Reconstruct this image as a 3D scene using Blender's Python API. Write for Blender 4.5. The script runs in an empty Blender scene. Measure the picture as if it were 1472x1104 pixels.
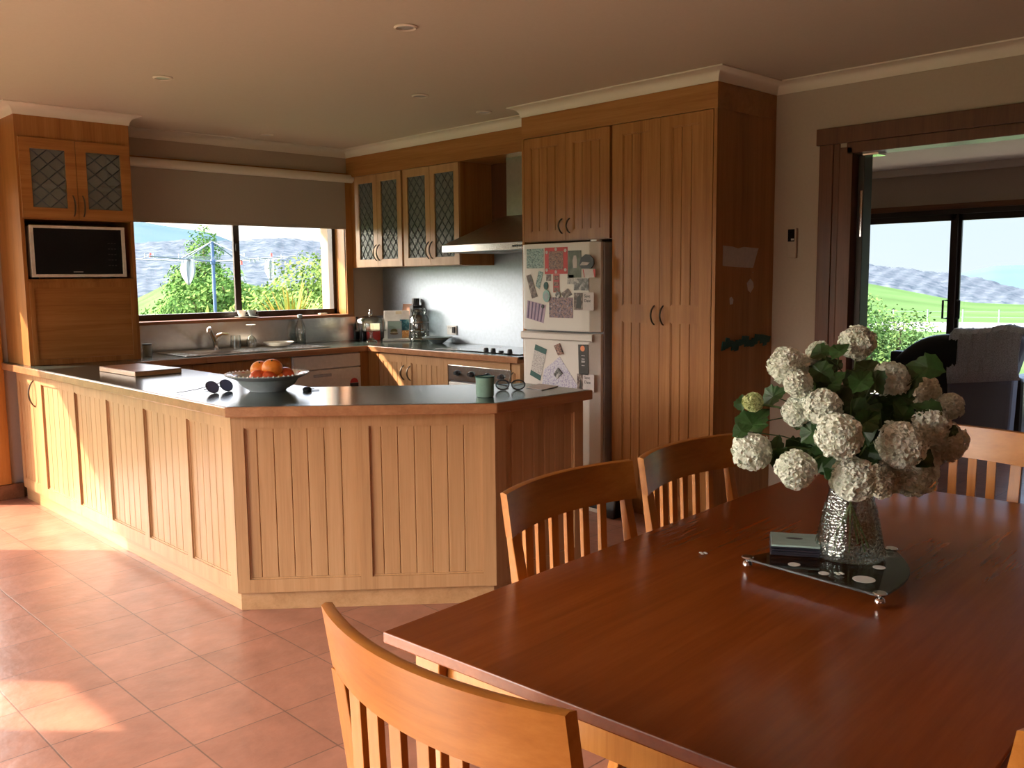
import bpy, bmesh, math, random
from mathutils import Vector, Matrix
C = bpy.context.scene.collection
rnd = random.Random(7)
PI = math.pi
# ---------------------------------------------------------------- materials
MATS = {}
def new_mat(name):
    m = bpy.data.materials.new(name); m.use_nodes = True
    MATS[name] = m
    nt = m.node_tree
    return m, nt, nt.nodes['Principled BSDF']
def node(nt, t, **k):
    n = nt.nodes.new(t)
    for a, b in k.items():
        if a in n.inputs: n.inputs[a].default_value = b
        else: setattr(n, a, b)
    return n
def c4(c): return (c[0], c[1], c[2], 1)
def ramp(nt, stops):
    r = nt.nodes.new('ShaderNodeValToRGB')
    e = r.color_ramp.elements
    while len(e) < len(stops): e.new(0.5)
    for i, (p, c) in enumerate(stops):
        e[i].position = p; e[i].color = c4(c)
    return r
def plain(name, col, rough=.5, metal=0, bump=0, bscale=40, var=.06, coat=0, spec=None, sheen=0, trans=0, ior=1.45):
    m, nt, p = new_mat(name)
    tc = node(nt, 'ShaderNodeTexCoord')
    nz = node(nt, 'ShaderNodeTexNoise', Scale=bscale, Detail=4.0)
    nt.links.new(tc.outputs['Object'], nz.inputs['Vector'])
    a = tuple(max(0, v*(1-var)) for v in col); b = tuple(min(1, v*(1+var)) for v in col)
    r = ramp(nt, [(.3, a), (.7, b)])
    nt.links.new(nz.outputs['Fac'], r.inputs['Fac'])
    nt.links.new(r.outputs['Color'], p.inputs['Base Color'])
    p.inputs['Roughness'].default_value = rough
    p.inputs['Metallic'].default_value = metal
    p.inputs['IOR'].default_value = ior
    p.inputs['Transmission Weight'].default_value = trans
    p.inputs['Coat Weight'].default_value = coat
    if spec is not None: p.inputs['Specular IOR Level'].default_value = spec
    if sheen: p.inputs['Sheen Weight'].default_value = sheen
    if bump:
        b = node(nt, 'ShaderNodeBump', Strength=bump, Distance=.01)
        nt.links.new(nz.outputs['Fac'], b.inputs['Height'])
        nt.links.new(b.outputs['Normal'], p.inputs['Normal'])
    return m
def wood(name, dark, mid, light, axis='z', rough=.35, s=14, coat=.2, bump=.03, world=False):
    m, nt, p = new_mat(name)
    tc = node(nt, 'ShaderNodeTexCoord')
    mp = node(nt, 'ShaderNodeMapping')
    sc = {'x': (.55, s, s), 'y': (s, .55, s), 'z': (s, s, .55)}[axis]
    mp.inputs['Scale'].default_value = sc
    if world:
        g = node(nt, 'ShaderNodeNewGeometry'); nt.links.new(g.outputs['Position'], mp.inputs['Vector'])
    else:
        nt.links.new(tc.outputs['Object'], mp.inputs['Vector'])
    n1 = node(nt, 'ShaderNodeTexNoise', Scale=1.0, Detail=6.0, Roughness=.62, Distortion=.5)
    n2 = node(nt, 'ShaderNodeTexNoise', Scale=7.0, Detail=5.0, Roughness=.7)
    nt.links.new(mp.outputs['Vector'], n1.inputs['Vector'])
    nt.links.new(mp.outputs['Vector'], n2.inputs['Vector'])
    mx = node(nt, 'ShaderNodeMath', operation='MULTIPLY_ADD')
    mx.inputs[1].default_value = .35
    nt.links.new(n2.outputs['Fac'], mx.inputs[0])
    m2 = node(nt, 'ShaderNodeMath', operation='MULTIPLY'); m2.inputs[1].default_value = .65
    nt.links.new(n1.outputs['Fac'], m2.inputs[0]); nt.links.new(m2.outputs[0], mx.inputs[2])
    r = ramp(nt, [(.32, dark), (.5, mid), (.68, light)])
    nt.links.new(mx.outputs[0], r.inputs['Fac'])
    nt.links.new(r.outputs['Color'], p.inputs['Base Color'])
    b = node(nt, 'ShaderNodeBump', Strength=bump, Distance=.01)
    nt.links.new(n2.outputs['Fac'], b.inputs['Height']); nt.links.new(b.outputs['Normal'], p.inputs['Normal'])
    p.inputs['Roughness'].default_value = rough
    p.inputs['Coat Weight'].default_value = coat
    p.inputs['Coat Roughness'].default_value = .2
    p.inputs['Specular IOR Level'].default_value = .35
    return m
def clear(name, tint=(1, 1, 1), gloss=.07, rough=.02):
    m = bpy.data.materials.new(name); m.use_nodes = True; MATS[name] = m
    nt = m.node_tree; nt.nodes.clear()
    t = node(nt, 'ShaderNodeBsdfTransparent', Color=c4(tint))
    g = node(nt, 'ShaderNodeBsdfGlossy', Roughness=rough)
    fr = node(nt, 'ShaderNodeLayerWeight', Blend=.15)
    ad = node(nt, 'ShaderNodeMath', operation='MULTIPLY_ADD'); ad.inputs[1].default_value = .6; ad.inputs[2].default_value = gloss
    nt.links.new(fr.outputs['Fresnel'], ad.inputs[0])
    mx = node(nt, 'ShaderNodeMixShader'); o = node(nt, 'ShaderNodeOutputMaterial')
    nt.links.new(ad.outputs[0], mx.inputs[0]); nt.links.new(t.outputs[0], mx.inputs[1]); nt.links.new(g.outputs[0], mx.inputs[2])
    nt.links.new(mx.outputs[0], o.inputs['Surface'])
    return m
def photo(name, cols, scale=40):
    """a printed picture: blotches of several ink colours"""
    m, nt, p = new_mat(name)
    tc = node(nt, 'ShaderNodeTexCoord')
    v = node(nt, 'ShaderNodeTexNoise', Scale=scale, Detail=3.0, Roughness=.7)
    nt.links.new(tc.outputs['Object'], v.inputs['Vector'])
    k = len(cols)
    r = ramp(nt, [(.36+.28*i/max(1, k-1), c) for i, c in enumerate(cols)])
    r.color_ramp.interpolation = 'CONSTANT' if k > 3 else 'LINEAR'
    nt.links.new(v.outputs['Fac'], r.inputs['Fac']); nt.links.new(r.outputs['Color'], p.inputs['Base Color'])
    p.inputs['Roughness'].default_value = .4
    return m
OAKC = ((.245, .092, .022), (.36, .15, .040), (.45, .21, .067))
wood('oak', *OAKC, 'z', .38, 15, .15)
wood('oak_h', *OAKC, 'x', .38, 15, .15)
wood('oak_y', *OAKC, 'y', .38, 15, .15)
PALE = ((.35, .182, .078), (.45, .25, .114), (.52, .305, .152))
wood('pale_oak', *PALE, 'z', .4, 17, .15)
wood('pale_oak_h', *PALE, 'y', .4, 17, .15)
wood('pale_oak_x', *PALE, 'x', .4, 17, .15)
wood('red_timber', (.075, .024, .011), (.125, .044, .02), (.17, .065, .03), 'z', .4)
wood('red_timber_h', (.10, .035, .015), (.17, .065, .028), (.24, .10, .045), 'y', .4)
wood('sill_timber', (.20, .075, .03), (.28, .11, .045), (.36, .15, .065), 'x', .3)
wood('edge_timber', (.24, .10, .042), (.34, .155, .07), (.44, .215, .10), 'x', .3, 12, .3)
wood('table_timber', (.145, .030, .004), (.195, .043, .006), (.245, .060, .010), 'x', .24, 9, .0, 0)
wood('table_leg_wood', (.34, .12, .02), (.45, .175, .034), (.55, .24, .055), 'z', .3, 12)
wood('chair_wood', (.30, .098, .014), (.42, .155, .025), (.51, .215, .045), 'y', .3, 10, .08, .02)
wood('chair_wood_v', (.30, .098, .014), (.42, .155, .025), (.51, .215, .045), 'z', .3, 10, .08, .02)
wood('board_top', (.20, .08, .035), (.28, .12, .055), (.36, .17, .08), 'x', .35)
plain('wall_paint', (.44, .35, .27), .8, bump=.02, bscale=60, var=.02)
plain('ceiling_paint', (.60, .515, .41), .85, bump=.01, bscale=60, var=.015)
plain('cornice_paint', (.74, .66, .55), .7, var=.01)
plain('dark_interior', (.05, .035, .025), .8)
plain('laminate', (.045, .062, .055), .16, bscale=300, var=.25, spec=.7)
plain('stainless', (.62, .62, .60), .24, 1, bump=.01, bscale=30)
plain('brushed_steel', (.43, .49, .56), .55, 1)
plain('hood_steel', (.50, .49, .46), .32, 1)
plain('chrome', (.85, .85, .86), .08, 1)
plain('bronze', (.13, .10, .07), .35, .8)
plain('fridge_white', (.66, .63, .58), .35, bump=.03, bscale=500)
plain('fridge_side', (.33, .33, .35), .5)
plain('white_plastic', (.75, .75, .73), .35)
plain('appliance_white', (.62, .57, .52), .35)
plain('silver_plastic', (.55, .53, .50), .35, .5)
plain('black_gloss', (.012, .012, .014), .12)
plain('black_plastic', (.02, .02, .022), .4)
plain('dark_frame', (.035, .022, .018), .4)
plain('blind_fabric', (.40, .34, .28), .9, bump=.05, bscale=400)
plain('white_glaze', (.78, .77, .72), .2)
plain('cream_glaze', (.70, .62, .45), .2)
plain('blue_glaze', (.30, .37, .40), .25)
plain('green_enamel', (.28, .44, .36), .22)
plain('orange_skin', (.80, .24, .03), .4, bump=.15, bscale=160)
plain('red_skin', (.62, .10, .03), .3, bscale=20, var=.3)
plain('stem_end', (.12, .10, .04), .7)
plain('leather', (.012, .012, .016), .38, bump=.1, bscale=90)
plain('grey_upholstery', (.24, .26, .35), .85, bump=.1, bscale=300, sheen=.3)
plain('throw_cloth', (.60, .64, .80), .95, bump=.5, bscale=140, var=.35, sheen=.5)
plain('petal', (.90, .97, .84), .6, var=.05, bscale=25)
plain('petal_warm', (.93, .90, .76), .6, var=.08, bscale=25)
plain('bud_green', (.55, .62, .30), .6)
plain('leaf_green', (.022, .065, .015), .42, bump=.1, bscale=60, var=.35)
plain('stem_green', (.12, .19, .06), .5)
plain('paper', (.68, .66, .66), .7)
plain('paper_note', (.55, .50, .48), .7)
plain('ink', (.03, .03, .04), .6)
plain('teal', (.22, .42, .40), .5)
plain('dark_teal', (.02, .09, .08), .6)
plain('card_red', (.50, .05, .05), .5)
plain('orange_ink', (.75, .25, .10), .5)
plain('coaster_top', (.30, .42, .40), .25)
plain('coaster_dark', (.02, .02, .03), .4)
plain('lens', (.13, .15, .28), .08)
plain('bowl_glaze', (.50, .55, .56), .22)
plain('frost', (.62, .62, .60), .5)
plain('bloom_white', (.8, .8, .8), .6)
plain('galvanised', (.12, .15, .20), .5)
plain('hoist_blue', (.06, .11, .24), .5)
plain('cloth_white', (.30, .32, .35), .9)
plain('peg_red', (.75, .12, .10), .5)
plain('lawn', (.055, .10, .040), .95, spec=0, bscale=.35, var=.25)
plain('paddock', (.052, .098, .038), .95, spec=0, bscale=.06, var=.2)
plain('gravel', (.13, .14, .15), .95, spec=0, bscale=.5, var=.1)
plain('deck', (.52, .46, .40), .8)
plain('brick', (.35, .27, .21), .9, bscale=9, var=.15)
plain('eave_paint', (.6, .58, .52), .9)
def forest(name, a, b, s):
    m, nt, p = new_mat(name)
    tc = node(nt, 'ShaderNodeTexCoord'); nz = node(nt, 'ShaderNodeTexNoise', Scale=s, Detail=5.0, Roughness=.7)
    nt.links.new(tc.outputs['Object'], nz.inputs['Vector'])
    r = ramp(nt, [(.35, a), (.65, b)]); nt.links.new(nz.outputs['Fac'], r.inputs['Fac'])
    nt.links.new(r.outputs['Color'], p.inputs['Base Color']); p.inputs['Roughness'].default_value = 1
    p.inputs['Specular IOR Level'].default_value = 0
forest('hazed_eucalypt', (.030, .045, .062), (.085, .10, .125), .35)  # blue-grey distance haze is mixed into the tree colour
forest('hazed_range', (.050, .088, .112), (.060, .098, .122), .004)  # pale distance haze painted into the base colour
forest('foliage', (.045, .12, .025), (.14, .24, .07), 1.2)
forest('foliage_bright', (.08, .17, .03), (.22, .29, .09), 1.5)
forest('hedge_leaf', (.04, .11, .03), (.13, .21, .07), 1.6)
forest('flax', (.20, .24, .05), (.45, .25, .07), 3)
plain('bark', (.18, .13, .09), .9)
clear('window_glass', (1, 1, 1), .03)
def obscure(name, tint, diff, k):
    m = clear(name, tint, .04, .30); nt = m.node_tree
    o = [n for n in nt.nodes if n.type == 'OUTPUT_MATERIAL'][0]; mx = o.inputs['Surface'].links[0].from_node
    d = node(nt, 'ShaderNodeBsdfDiffuse', Color=c4(diff)); m2 = node(nt, 'ShaderNodeMixShader'); m2.inputs[0].default_value = k
    nt.links.new(mx.outputs[0], m2.inputs[1]); nt.links.new(d.outputs[0], m2.inputs[2]); nt.links.new(m2.outputs[0], o.inputs['Surface'])
obscure('cabinet_glass', (.72, .78, .78), (.36, .38, .36), .34)
clear('clear_glass', (.86, .91, .90), .22, .03)
clear('vase_glass', (.84, .88, .86), .09, .06)
clear('tray_glass', (.62, .68, .66), .10, .03)
for k_ in ('petal', 'petal_warm'):
    q_ = MATS[k_].node_tree.nodes['Principled BSDF']; q_.inputs['Subsurface Weight'].default_value = .5; q_.inputs['Subsurface Radius'].default_value = (1, 1, 1); q_.inputs['Subsurface Scale'].default_value = .008
# cut-glass vase: sparkle bumps
nt = MATS['vase_glass'].node_tree
tc = node(nt, 'ShaderNodeTexCoord'); vo = node(nt, 'ShaderNodeTexVoronoi', Scale=130.0)
nt.links.new(tc.outputs['Object'], vo.inputs['Vector'])
bp_ = node(nt, 'ShaderNodeBump', Strength=.6, Distance=.003); nt.links.new(vo.outputs['Distance'], bp_.inputs['Height'])
for n in nt.nodes:
    if n.type == 'BSDF_GLOSSY': nt.links.new(bp_.outputs['Normal'], n.inputs['Normal'])
# tiles
def tiles():
    m, nt, p = new_mat('terracotta')
    g = node(nt, 'ShaderNodeNewGeometry'); mp = node(nt, 'ShaderNodeMapping')
    mp.inputs['Scale'].default_value = (1/.32, 1/.32, 1)
    mp.inputs['Location'].default_value = (-1.155/.32+20, -4.248/.32+40, 0)
    nt.links.new(g.outputs['Position'], mp.inputs['Vector'])
    br = node(nt, 'ShaderNodeTexBrick'); br.offset = 0; br.squash = 1
    br.inputs['Scale'].default_value = 1; br.inputs['Mortar Size'].default_value = .009
    br.inputs['Mortar Smooth'].default_value = .2
    br.inputs['Brick Width'].default_value = 1; br.inputs['Row Height'].default_value = 1
    br.inputs['Color1'].default_value = (.33, .145, .098, 1); br.inputs['Color2'].default_value = (.38, .172, .118, 1)
    br.inputs['Mortar'].default_value = (.16, .08, .058, 1)
    nt.links.new(mp.outputs['Vector'], br.inputs['Vector'])
    nz = node(nt, 'ShaderNodeTexNoise', Scale=6.0, Detail=6.0, Roughness=.65)
    nt.links.new(g.outputs['Position'], nz.inputs['Vector'])
    mx = node(nt, 'ShaderNodeMix', data_type='RGBA', blend_type='OVERLAY'); mx.inputs[0].default_value = .45
    nt.links.new(br.outputs['Color'], mx.inputs[6]); nt.links.new(nz.outputs['Fac'], mx.inputs[7])
    nt.links.new(mx.outputs[2], p.inputs['Base Color'])
    n2 = node(nt, 'ShaderNodeTexNoise', Scale=14.0, Detail=3.0)
    nt.links.new(g.outputs['Position'], n2.inputs['Vector'])
    s = node(nt, 'ShaderNodeMath', operation='SUBTRACT'); nt.links.new(n2.outputs['Fac'], s.inputs[0]); nt.links.new(br.outputs['Fac'], s.inputs[1])
    b = node(nt, 'ShaderNodeBump', Strength=.22, Distance=.012); nt.links.new(s.outputs[0], b.inputs['Height'])
    nt.links.new(b.outputs['Normal'], p.inputs['Normal'])
    p.inputs['Roughness'].default_value = .32
tiles()
# ---------------------------------------------------------------- geometry helpers
class MB:
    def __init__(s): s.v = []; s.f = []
    def add(s, vs, fs):
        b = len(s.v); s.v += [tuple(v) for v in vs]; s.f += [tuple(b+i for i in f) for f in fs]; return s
    def box(s, x0, x1, y0, y1, z0, z1):
        return s.obox(Vector((x0, y0, z0)), Vector((x1-x0, 0, 0)), Vector((0, y1-y0, 0)), Vector((0, 0, z1-z0)))
    def obox(s, o, a, b, c):
        o = Vector(o); a = Vector(a); b = Vector(b); c = Vector(c)
        vs = [o, o+a, o+a+b, o+b, o+c, o+a+c, o+a+b+c, o+b+c]
        return s.add(vs, [(0, 3, 2, 1), (4, 5, 6, 7), (0, 1, 5, 4), (1, 2, 6, 5), (2, 3, 7, 6), (3, 0, 4, 7)])
    def prism(s, poly, z0, z1):
        n = len(poly)
        vs = [(x, y, z0) for x, y in poly]+[(x, y, z1) for x, y in poly]
        return s.add(vs, [tuple(range(n-1, -1, -1)), tuple(range(n, 2*n))]+[(i, (i+1) % n, n+(i+1) % n, n+i) for i in range(n)])
    def sheet(s, pts, d):
        """polygon of 3-D points extruded by vector d"""
        n = len(pts); d = Vector(d); pts = [Vector(p) for p in pts]
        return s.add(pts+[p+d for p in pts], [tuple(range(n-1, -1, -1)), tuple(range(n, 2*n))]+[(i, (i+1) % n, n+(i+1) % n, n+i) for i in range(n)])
    def tube(s, pts, r, n=8, caps=True):
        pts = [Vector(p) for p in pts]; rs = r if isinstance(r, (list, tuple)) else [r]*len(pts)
        rings = []; up = None
        for i, p in enumerate(pts):
            t = (pts[min(i+1, len(pts)-1)]-pts[max(i-1, 0)]).normalized()
            if up is None: up = Vector((0, 0, 1)) if abs(t.z) < .9 else Vector((1, 0, 0))
            a = t.cross(up).normalized(); b = a.cross(t).normalized(); up = b
            rings.append([p+(a*math.cos(2*PI*k/n)+b*math.sin(2*PI*k/n))*rs[i] for k in range(n)])
        return s.loft(rings, caps)
    def loft(s, rings, caps=True, closed=True):
        n = len(rings[0]); vs = [v for r in rings for v in r]; fs = []
        for i in range(len(rings)-1):
            for k in range(n if closed else n-1):
                fs.append((i*n+k, i*n+(k+1) % n, (i+1)*n+(k+1) % n, (i+1)*n+k))
        if caps: fs += [tuple(range(n-1, -1, -1)), tuple((len(rings)-1)*n+k for k in range(n))]
        return s.add(vs, fs)
    def lathe(s, prof, c, n=24, axis='z', caps=True):
        rings = []
        for r, h in prof:
            ring = []
            for k in range(n):
                a = 2*PI*k/n; x, y = r*math.cos(a), r*math.sin(a)
                q = {'z': (x, y, h), 'x': (h, x, y), 'y': (x, h, y)}[axis]
                ring.append(Vector(c)+Vector(q))
            rings.append(ring)
        return s.loft(rings, caps)
    def ball(s, c, r, n=12, sq=(1, 1, 1)):
        c = Vector(c); rings = []
        for i in range(1, n):
            t = PI*i/n
            rings.append([c+Vector((r*math.sin(t)*math.cos(2*PI*k/(2*n))*sq[0], r*math.sin(t)*math.sin(2*PI*k/(2*n))*sq[1], -r*math.cos(t)*sq[2])) for k in range(2*n)])
        return s.loft(rings)
    def grid(s, rows):
        n = len(rows[0]); vs = [v for r in rows for v in r]
        return s.add(vs, [(i*n+k, i*n+k+1, (i+1)*n+k+1, (i+1)*n+k) for i in range(len(rows)-1) for k in range(n-1)])
    def build(s, name, mat, parent=None, bevel=0, smooth=False, kind=None, solid=0, label=None, recalc=True):
        me = bpy.data.meshes.new(name)
        inv = Matrix.Identity(4)
        if parent is not None: inv = WM[parent.name].inverted()
        me.from_pydata([inv @ Vector(v) for v in s.v], [], s.f)
        bm = bmesh.new(); bm.from_mesh(me)
        if recalc: bmesh.ops.recalc_face_normals(bm, faces=bm.faces)
        bm.to_mesh(me); bm.free()
        for m in (mat if isinstance(mat, (list, tuple)) else [mat]): me.materials.append(MATS[m])
        if smooth:
            for p in me.polygons: p.use_smooth = True
            try: me.set_sharp_from_angle(angle=math.radians(40))
            except Exception: pass
        o = bpy.data.objects.new(name, me); C.objects.link(o)
        WM[o.name] = (WM[parent.name].copy() if parent is not None else Matrix.Identity(4))
        if parent is not None: o.parent = parent
        if bevel:
            b = o.modifiers.new('bevel', 'BEVEL'); b.width = bevel; b.segments = 2; b.limit_method = 'ANGLE'
        if solid:
            b = o.modifiers.new('solid', 'SOLIDIFY'); b.thickness = solid; b.offset = 0
        if kind: o['kind'] = kind
        if label: o['label'] = label
        return o
WM = {}
def tag(o, label, cat, group=None, kind=None):
    o['label'] = label; o['category'] = cat
    if group: o['group'] = group
    if kind: o['kind'] = kind
    return o
def thing(name, loc, label, cat, group=None, rz=0):
    o = bpy.data.objects.new(name, None); C.objects.link(o)
    o.location = loc; o.rotation_euler = (0, 0, rz); o.empty_display_size = .1
    WM[o.name] = Matrix.Translation(loc) @ Matrix.Rotation(rz, 4, 'Z')
    return tag(o, label, cat, group)
def copy_tree(o, parent=None):
    c = o.copy(); C.objects.link(c); WM[c.name] = WM[o.name].copy()
    if parent is not None: c.parent = parent
    for ch in list(o.children): copy_tree(ch, c)
    return c
def struct(mb, name, mat, label=None, **k):
    o = mb.build(name, mat, kind='structure', **k)
    if label: o['label'] = label
    return o
class Fr:
    """a vertical face: origin, direction u along it, outward normal n"""
    def __init__(s, ox, oy, ux, uy, nx, ny):
        s.o = Vector((ox, oy, 0)); s.u = Vector((ux, uy, 0)).normalized(); s.n = Vector((nx, ny, 0)).normalized()
    def p(s, u, z, n=0): return s.o+s.u*u+s.n*n+Vector((0, 0, z))
    def box(s, mb, u0, u1, z0, z1, n0, n1):
        return mb.obox(s.p(u0, z0, n0), s.u*(u1-u0), s.n*(n1-n0), Vector((0, 0, z1-z0)))
def boards(F, mb, u0, u1, z0, z1, n0, n1, w=.071, first=None):
    """tongue-and-groove boards with open V grooves over a thin backing"""
    F.box(mb, u0, u1, z0, z1, n0-.004, n0)
    us = [u0]; x = u0+(first if first else w)
    while x < u1-.012: us.append(x); x += w
    us.append(u1)
    g = .0008
    for a, b in zip(us, us[1:]):
        a2 = a+(g if a > u0 else 0); b2 = b-(g if b < u1 else 0); c = min(.0026, (b2-a2)/3)
        ps = [(a2, n0), (b2, n0), (b2, n1-c), (b2-c, n1), (a2+c, n1), (a2, n1-c)]
        mb.sheet([F.p(u, z0, n) for u, n in ps], (0, 0, z1-z0))
    m = .007; t1 = n1+.004      # small moulding round the sunk panel
    for a, b, c_, d in ((u0, u0+m, z0, z1), (u1-m, u1, z0, z1), (u0+m, u1-m, z0, z0+m), (u0+m, u1-m, z1-m, z1)):
        F.box(mb, a, b, c_, d, n1-.004, t1)
def handle(F, u, z, parent, L=.10, n=.02, mat='bronze', horiz=False):
    mb = MB(); pts = []
    for i in range(13):
        t = i/12; d = (t-.5)*L; out = n+.034*math.sin(PI*t)**.7
        pts.append(F.p(u+d, z, out) if horiz else F.p(u, z+d, out))
    mb.tube(pts, [.0042+.0018*math.sin(PI*i/12) for i in range(13)], 6)
    return mb.build('handle', mat, parent, smooth=True)
def door(F, u0, u1, z0, z1, parent, mat='oak', hu=None, hz=None, st=.055, tr=.055, n=.0, th=.02, w=.071, midrail=None, name='door', hL=.10):
    g = .0015; u0 += g; u1 -= g; z0 += g; z1 -= g
    mb = MB()
    F.box(mb, u0, u0+st, z0, z1, n, n+th); F.box(mb, u1-st, u1, z0, z1, n, n+th)
    cuts = [(z0, z0+tr), (z1-tr, z1)]
    if midrail: cuts.insert(1, midrail)
    for a, b in cuts: F.box(mb, u0+st, u1-st, a, b, n, n+th)
    for (a, b), (c, d) in zip(cuts, cuts[1:]): boards(F, mb, u0+st, u1-st, b, c, n+.006, n+th-.0065, w)
    o = mb.build(name, mat, parent)
    if hu is not None: handle(F, hu, hz, o, hL, n+th)
    return o
def glass_door(F, u0, u1, z0, z1, parent, mat, hu, hz, st=.058, tr=.06, n=0, th=.02, k=(3, 6)):
    g = .0015; u0 += g; u1 -= g; z0 += g; z1 -= g
    mb = MB()
    F.box(mb, u0, u0+st, z0, z1, n, n+th); F.box(mb, u1-st, u1, z0, z1, n, n+th)
    F.box(mb, u0+st, u1-st, z0, z0+tr, n, n+th); F.box(mb, u0+st, u1-st, z1-tr, z1, n, n+th)
    o = mb.build('door', mat, parent)
    a, b, c, d = u0+st, u1-st, z0+tr, z1-tr
    F.box(MB(), a, b, c, d, n+.006, n+.010).build('glass_pane', 'cabinet_glass', o)
    lm = MB(); W = b-a; Hh = d-c; du = W/k[0]*1.0; dz = Hh/k[1]
    # diamond leading clipped to the pane
    for sgn in (1, -1):
        for j in range(-k[1]*2, k[1]*2+k[0]*2):
            # line: (u-a)/du*sgn + (z-c)/dz = j
            pts = []
            for u in (a, b):
                z = c+(j-sgn*(u-a)/du)*dz
                if c-1e-6 <= z <= d+1e-6: pts.append((u, z))
            for z in (c, d):
                u = a+(j-(z-c)/dz)*du*sgn
                if a+1e-6 < u < b-1e-6: pts.append((u, z))
            if len(pts) >= 2:
                p, q = pts[0], pts[1]
                if (p[0]-q[0])**2+(p[1]-q[1])**2 > 1e-4:
                    lm.tube([F.p(p[0], p[1], n+.012), F.p(q[0], q[1], n+.012)], .0030, 4)
    lm.build('leading', 'black_plastic', o)
    handle(F, hu, hz, o, .13, n+th)
    return o
def flat_text(s, size, p, parent, mat='ink', facing='-x', name='lettering', ext=.0004):
    cu = bpy.data.curves.new('t', 'FONT'); cu.body = s; cu.size = size; cu.extrude = ext
    t = bpy.data.objects.new('t', cu); C.objects.link(t)
    bpy.context.view_layer.update()
    me = bpy.data.meshes.new_from_object(t.evaluated_get(bpy.context.evaluated_depsgraph_get()))
    bpy.data.objects.remove(t)
    R = Matrix.Rotation(PI/2, 4, 'X')
    if facing == '-x': R = Matrix.Rotation(-PI/2, 4, 'Z') @ R
    M = Matrix.Translation(p) @ R
    if parent is not None: M = WM[parent.name].inverted() @ M
    me.transform(M); me.materials.clear(); me.materials.append(MATS[mat])
    o = bpy.data.objects.new(name, me); C.objects.link(o); WM[o.name] = WM[parent.name].copy() if parent else Matrix.Identity(4)
    if parent is not None: o.parent = parent
    return o
# ---------------------------------------------------------------- room shell
CZ = 2.541; CB = 2.474; NY = 6.72; EX = 4.885; HT = .92; FX = 9.85
struct(MB().box(-1.4, 9.97, -4.8, 6.95, -.12, 0), 'floor', 'terracotta')
struct(MB().box(-1.4, 10.05, -4.8, 7.0, CZ, CZ+.1), 'ceiling', 'ceiling_paint')
# north wall with the left-hand glazed doorway and the kitchen window
nw = MB()
nw.box(-1.2, -.12, NY, NY+.25, 0, CZ); nw.box(-.12, 1.5, NY, NY+.25, 2.12, CZ)
nw.box(1.5, 2.5, NY, NY+.25, 0, CZ); nw.box(4.5, 4.885+.12, NY, NY+.25, 0, CZ)
nw.box(2.5, 4.5, NY, NY+.25, 0, 1.125); nw.box(2.5, 4.5, NY, NY+.25, 2.30, CZ)
struct(nw, 'wall_north', 'wall_paint')
ew = MB()
ew.box(EX, EX+.12, 2.40, NY, 0, CZ); ew.box(EX, EX+.12, -.6, 2.40, 2.135, CZ); ew.box(EX, EX+.12, -4.7, -.6, 0, CZ)
struct(ew, 'wall_east', 'wall_paint')
ww = MB()
ww.box(-1.3, -1.2, 5.95, NY+.25, 0, CZ); ww.box(-1.3, -1.2, 4.6, 5.2, 0, CZ); ww.box(-1.3, -1.2, -4.7, 1.5, 0, CZ)
ww.box(-1.3, -1.2, 1.5, 5.95, 2.12, CZ)
struct(ww, 'wall_west', 'wall_paint')
struct(MB().box(-1.3, 10, -4.8, -4.7, 0, CZ), 'wall_south', 'red_timber')  # unseen wall, coloured dark to cut bounce light
struct(MB().box(FX, FX+.12, 4.95, 5.4, 0, CZ).box(FX, FX+.12, -4.7, 5.0, 2.13, CZ).box(FX, FX+.12, -4.7, .3, 0, CZ), 'wall_far_east', 'wall_paint')
struct(MB().box(EX+.12, FX+.12, 5.3, 5.42, 0, CZ), 'wall_living_north', 'wall_paint')
# cove cornice, mitred round every corner
def sweep(path, prof):
    mb = MB(); rings = []
    n = len(path)
    for i, p in enumerate(path):
        p = Vector(p)
        d0 = (p-Vector(path[i-1])).normalized() if i else None
        d1 = (Vector(path[i+1])-p).normalized() if i < n-1 else None
        def rn(d): return Vector((d.y, -d.x))
        if d0 is None: m = rn(d1)
        elif d1 is None: m = rn(d0)
        else:
            a, b = rn(d0), rn(d1); m = (a+b)/(1+a.dot(b))
        rings.append([(p.x+m.x*o, p.y+m.y*o, z) for o, z in prof])
    return mb.loft(rings)
cove = [(-.002, CB), (.006, CB)]+[(.006+.058*(1-math.cos(t*PI/2/6)), CB+.003+.055*math.sin(t*PI/2/6)) for t in range(7)]+[(.07, CB+.06), (.07, CZ), (-.002, CZ)]
struct(sweep([(-1.2, NY), (1.80, NY), (1.80, 6.248), (2.50, 6.248), (2.50, NY), (4.526, NY), (4.526, 4.329), (4.282, 4.329), (4.282, 2.838), (EX, 2.838), (EX, -4.7)], cove), 'trim_1', 'cornice_paint', 'cream cove cornice running round the kitchen ceiling', smooth=True)
struct(MB().box(FX-.07, FX, -4.7, 5.3, CZ-.07, CZ), 'trim_2', 'cornice_paint')
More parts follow.
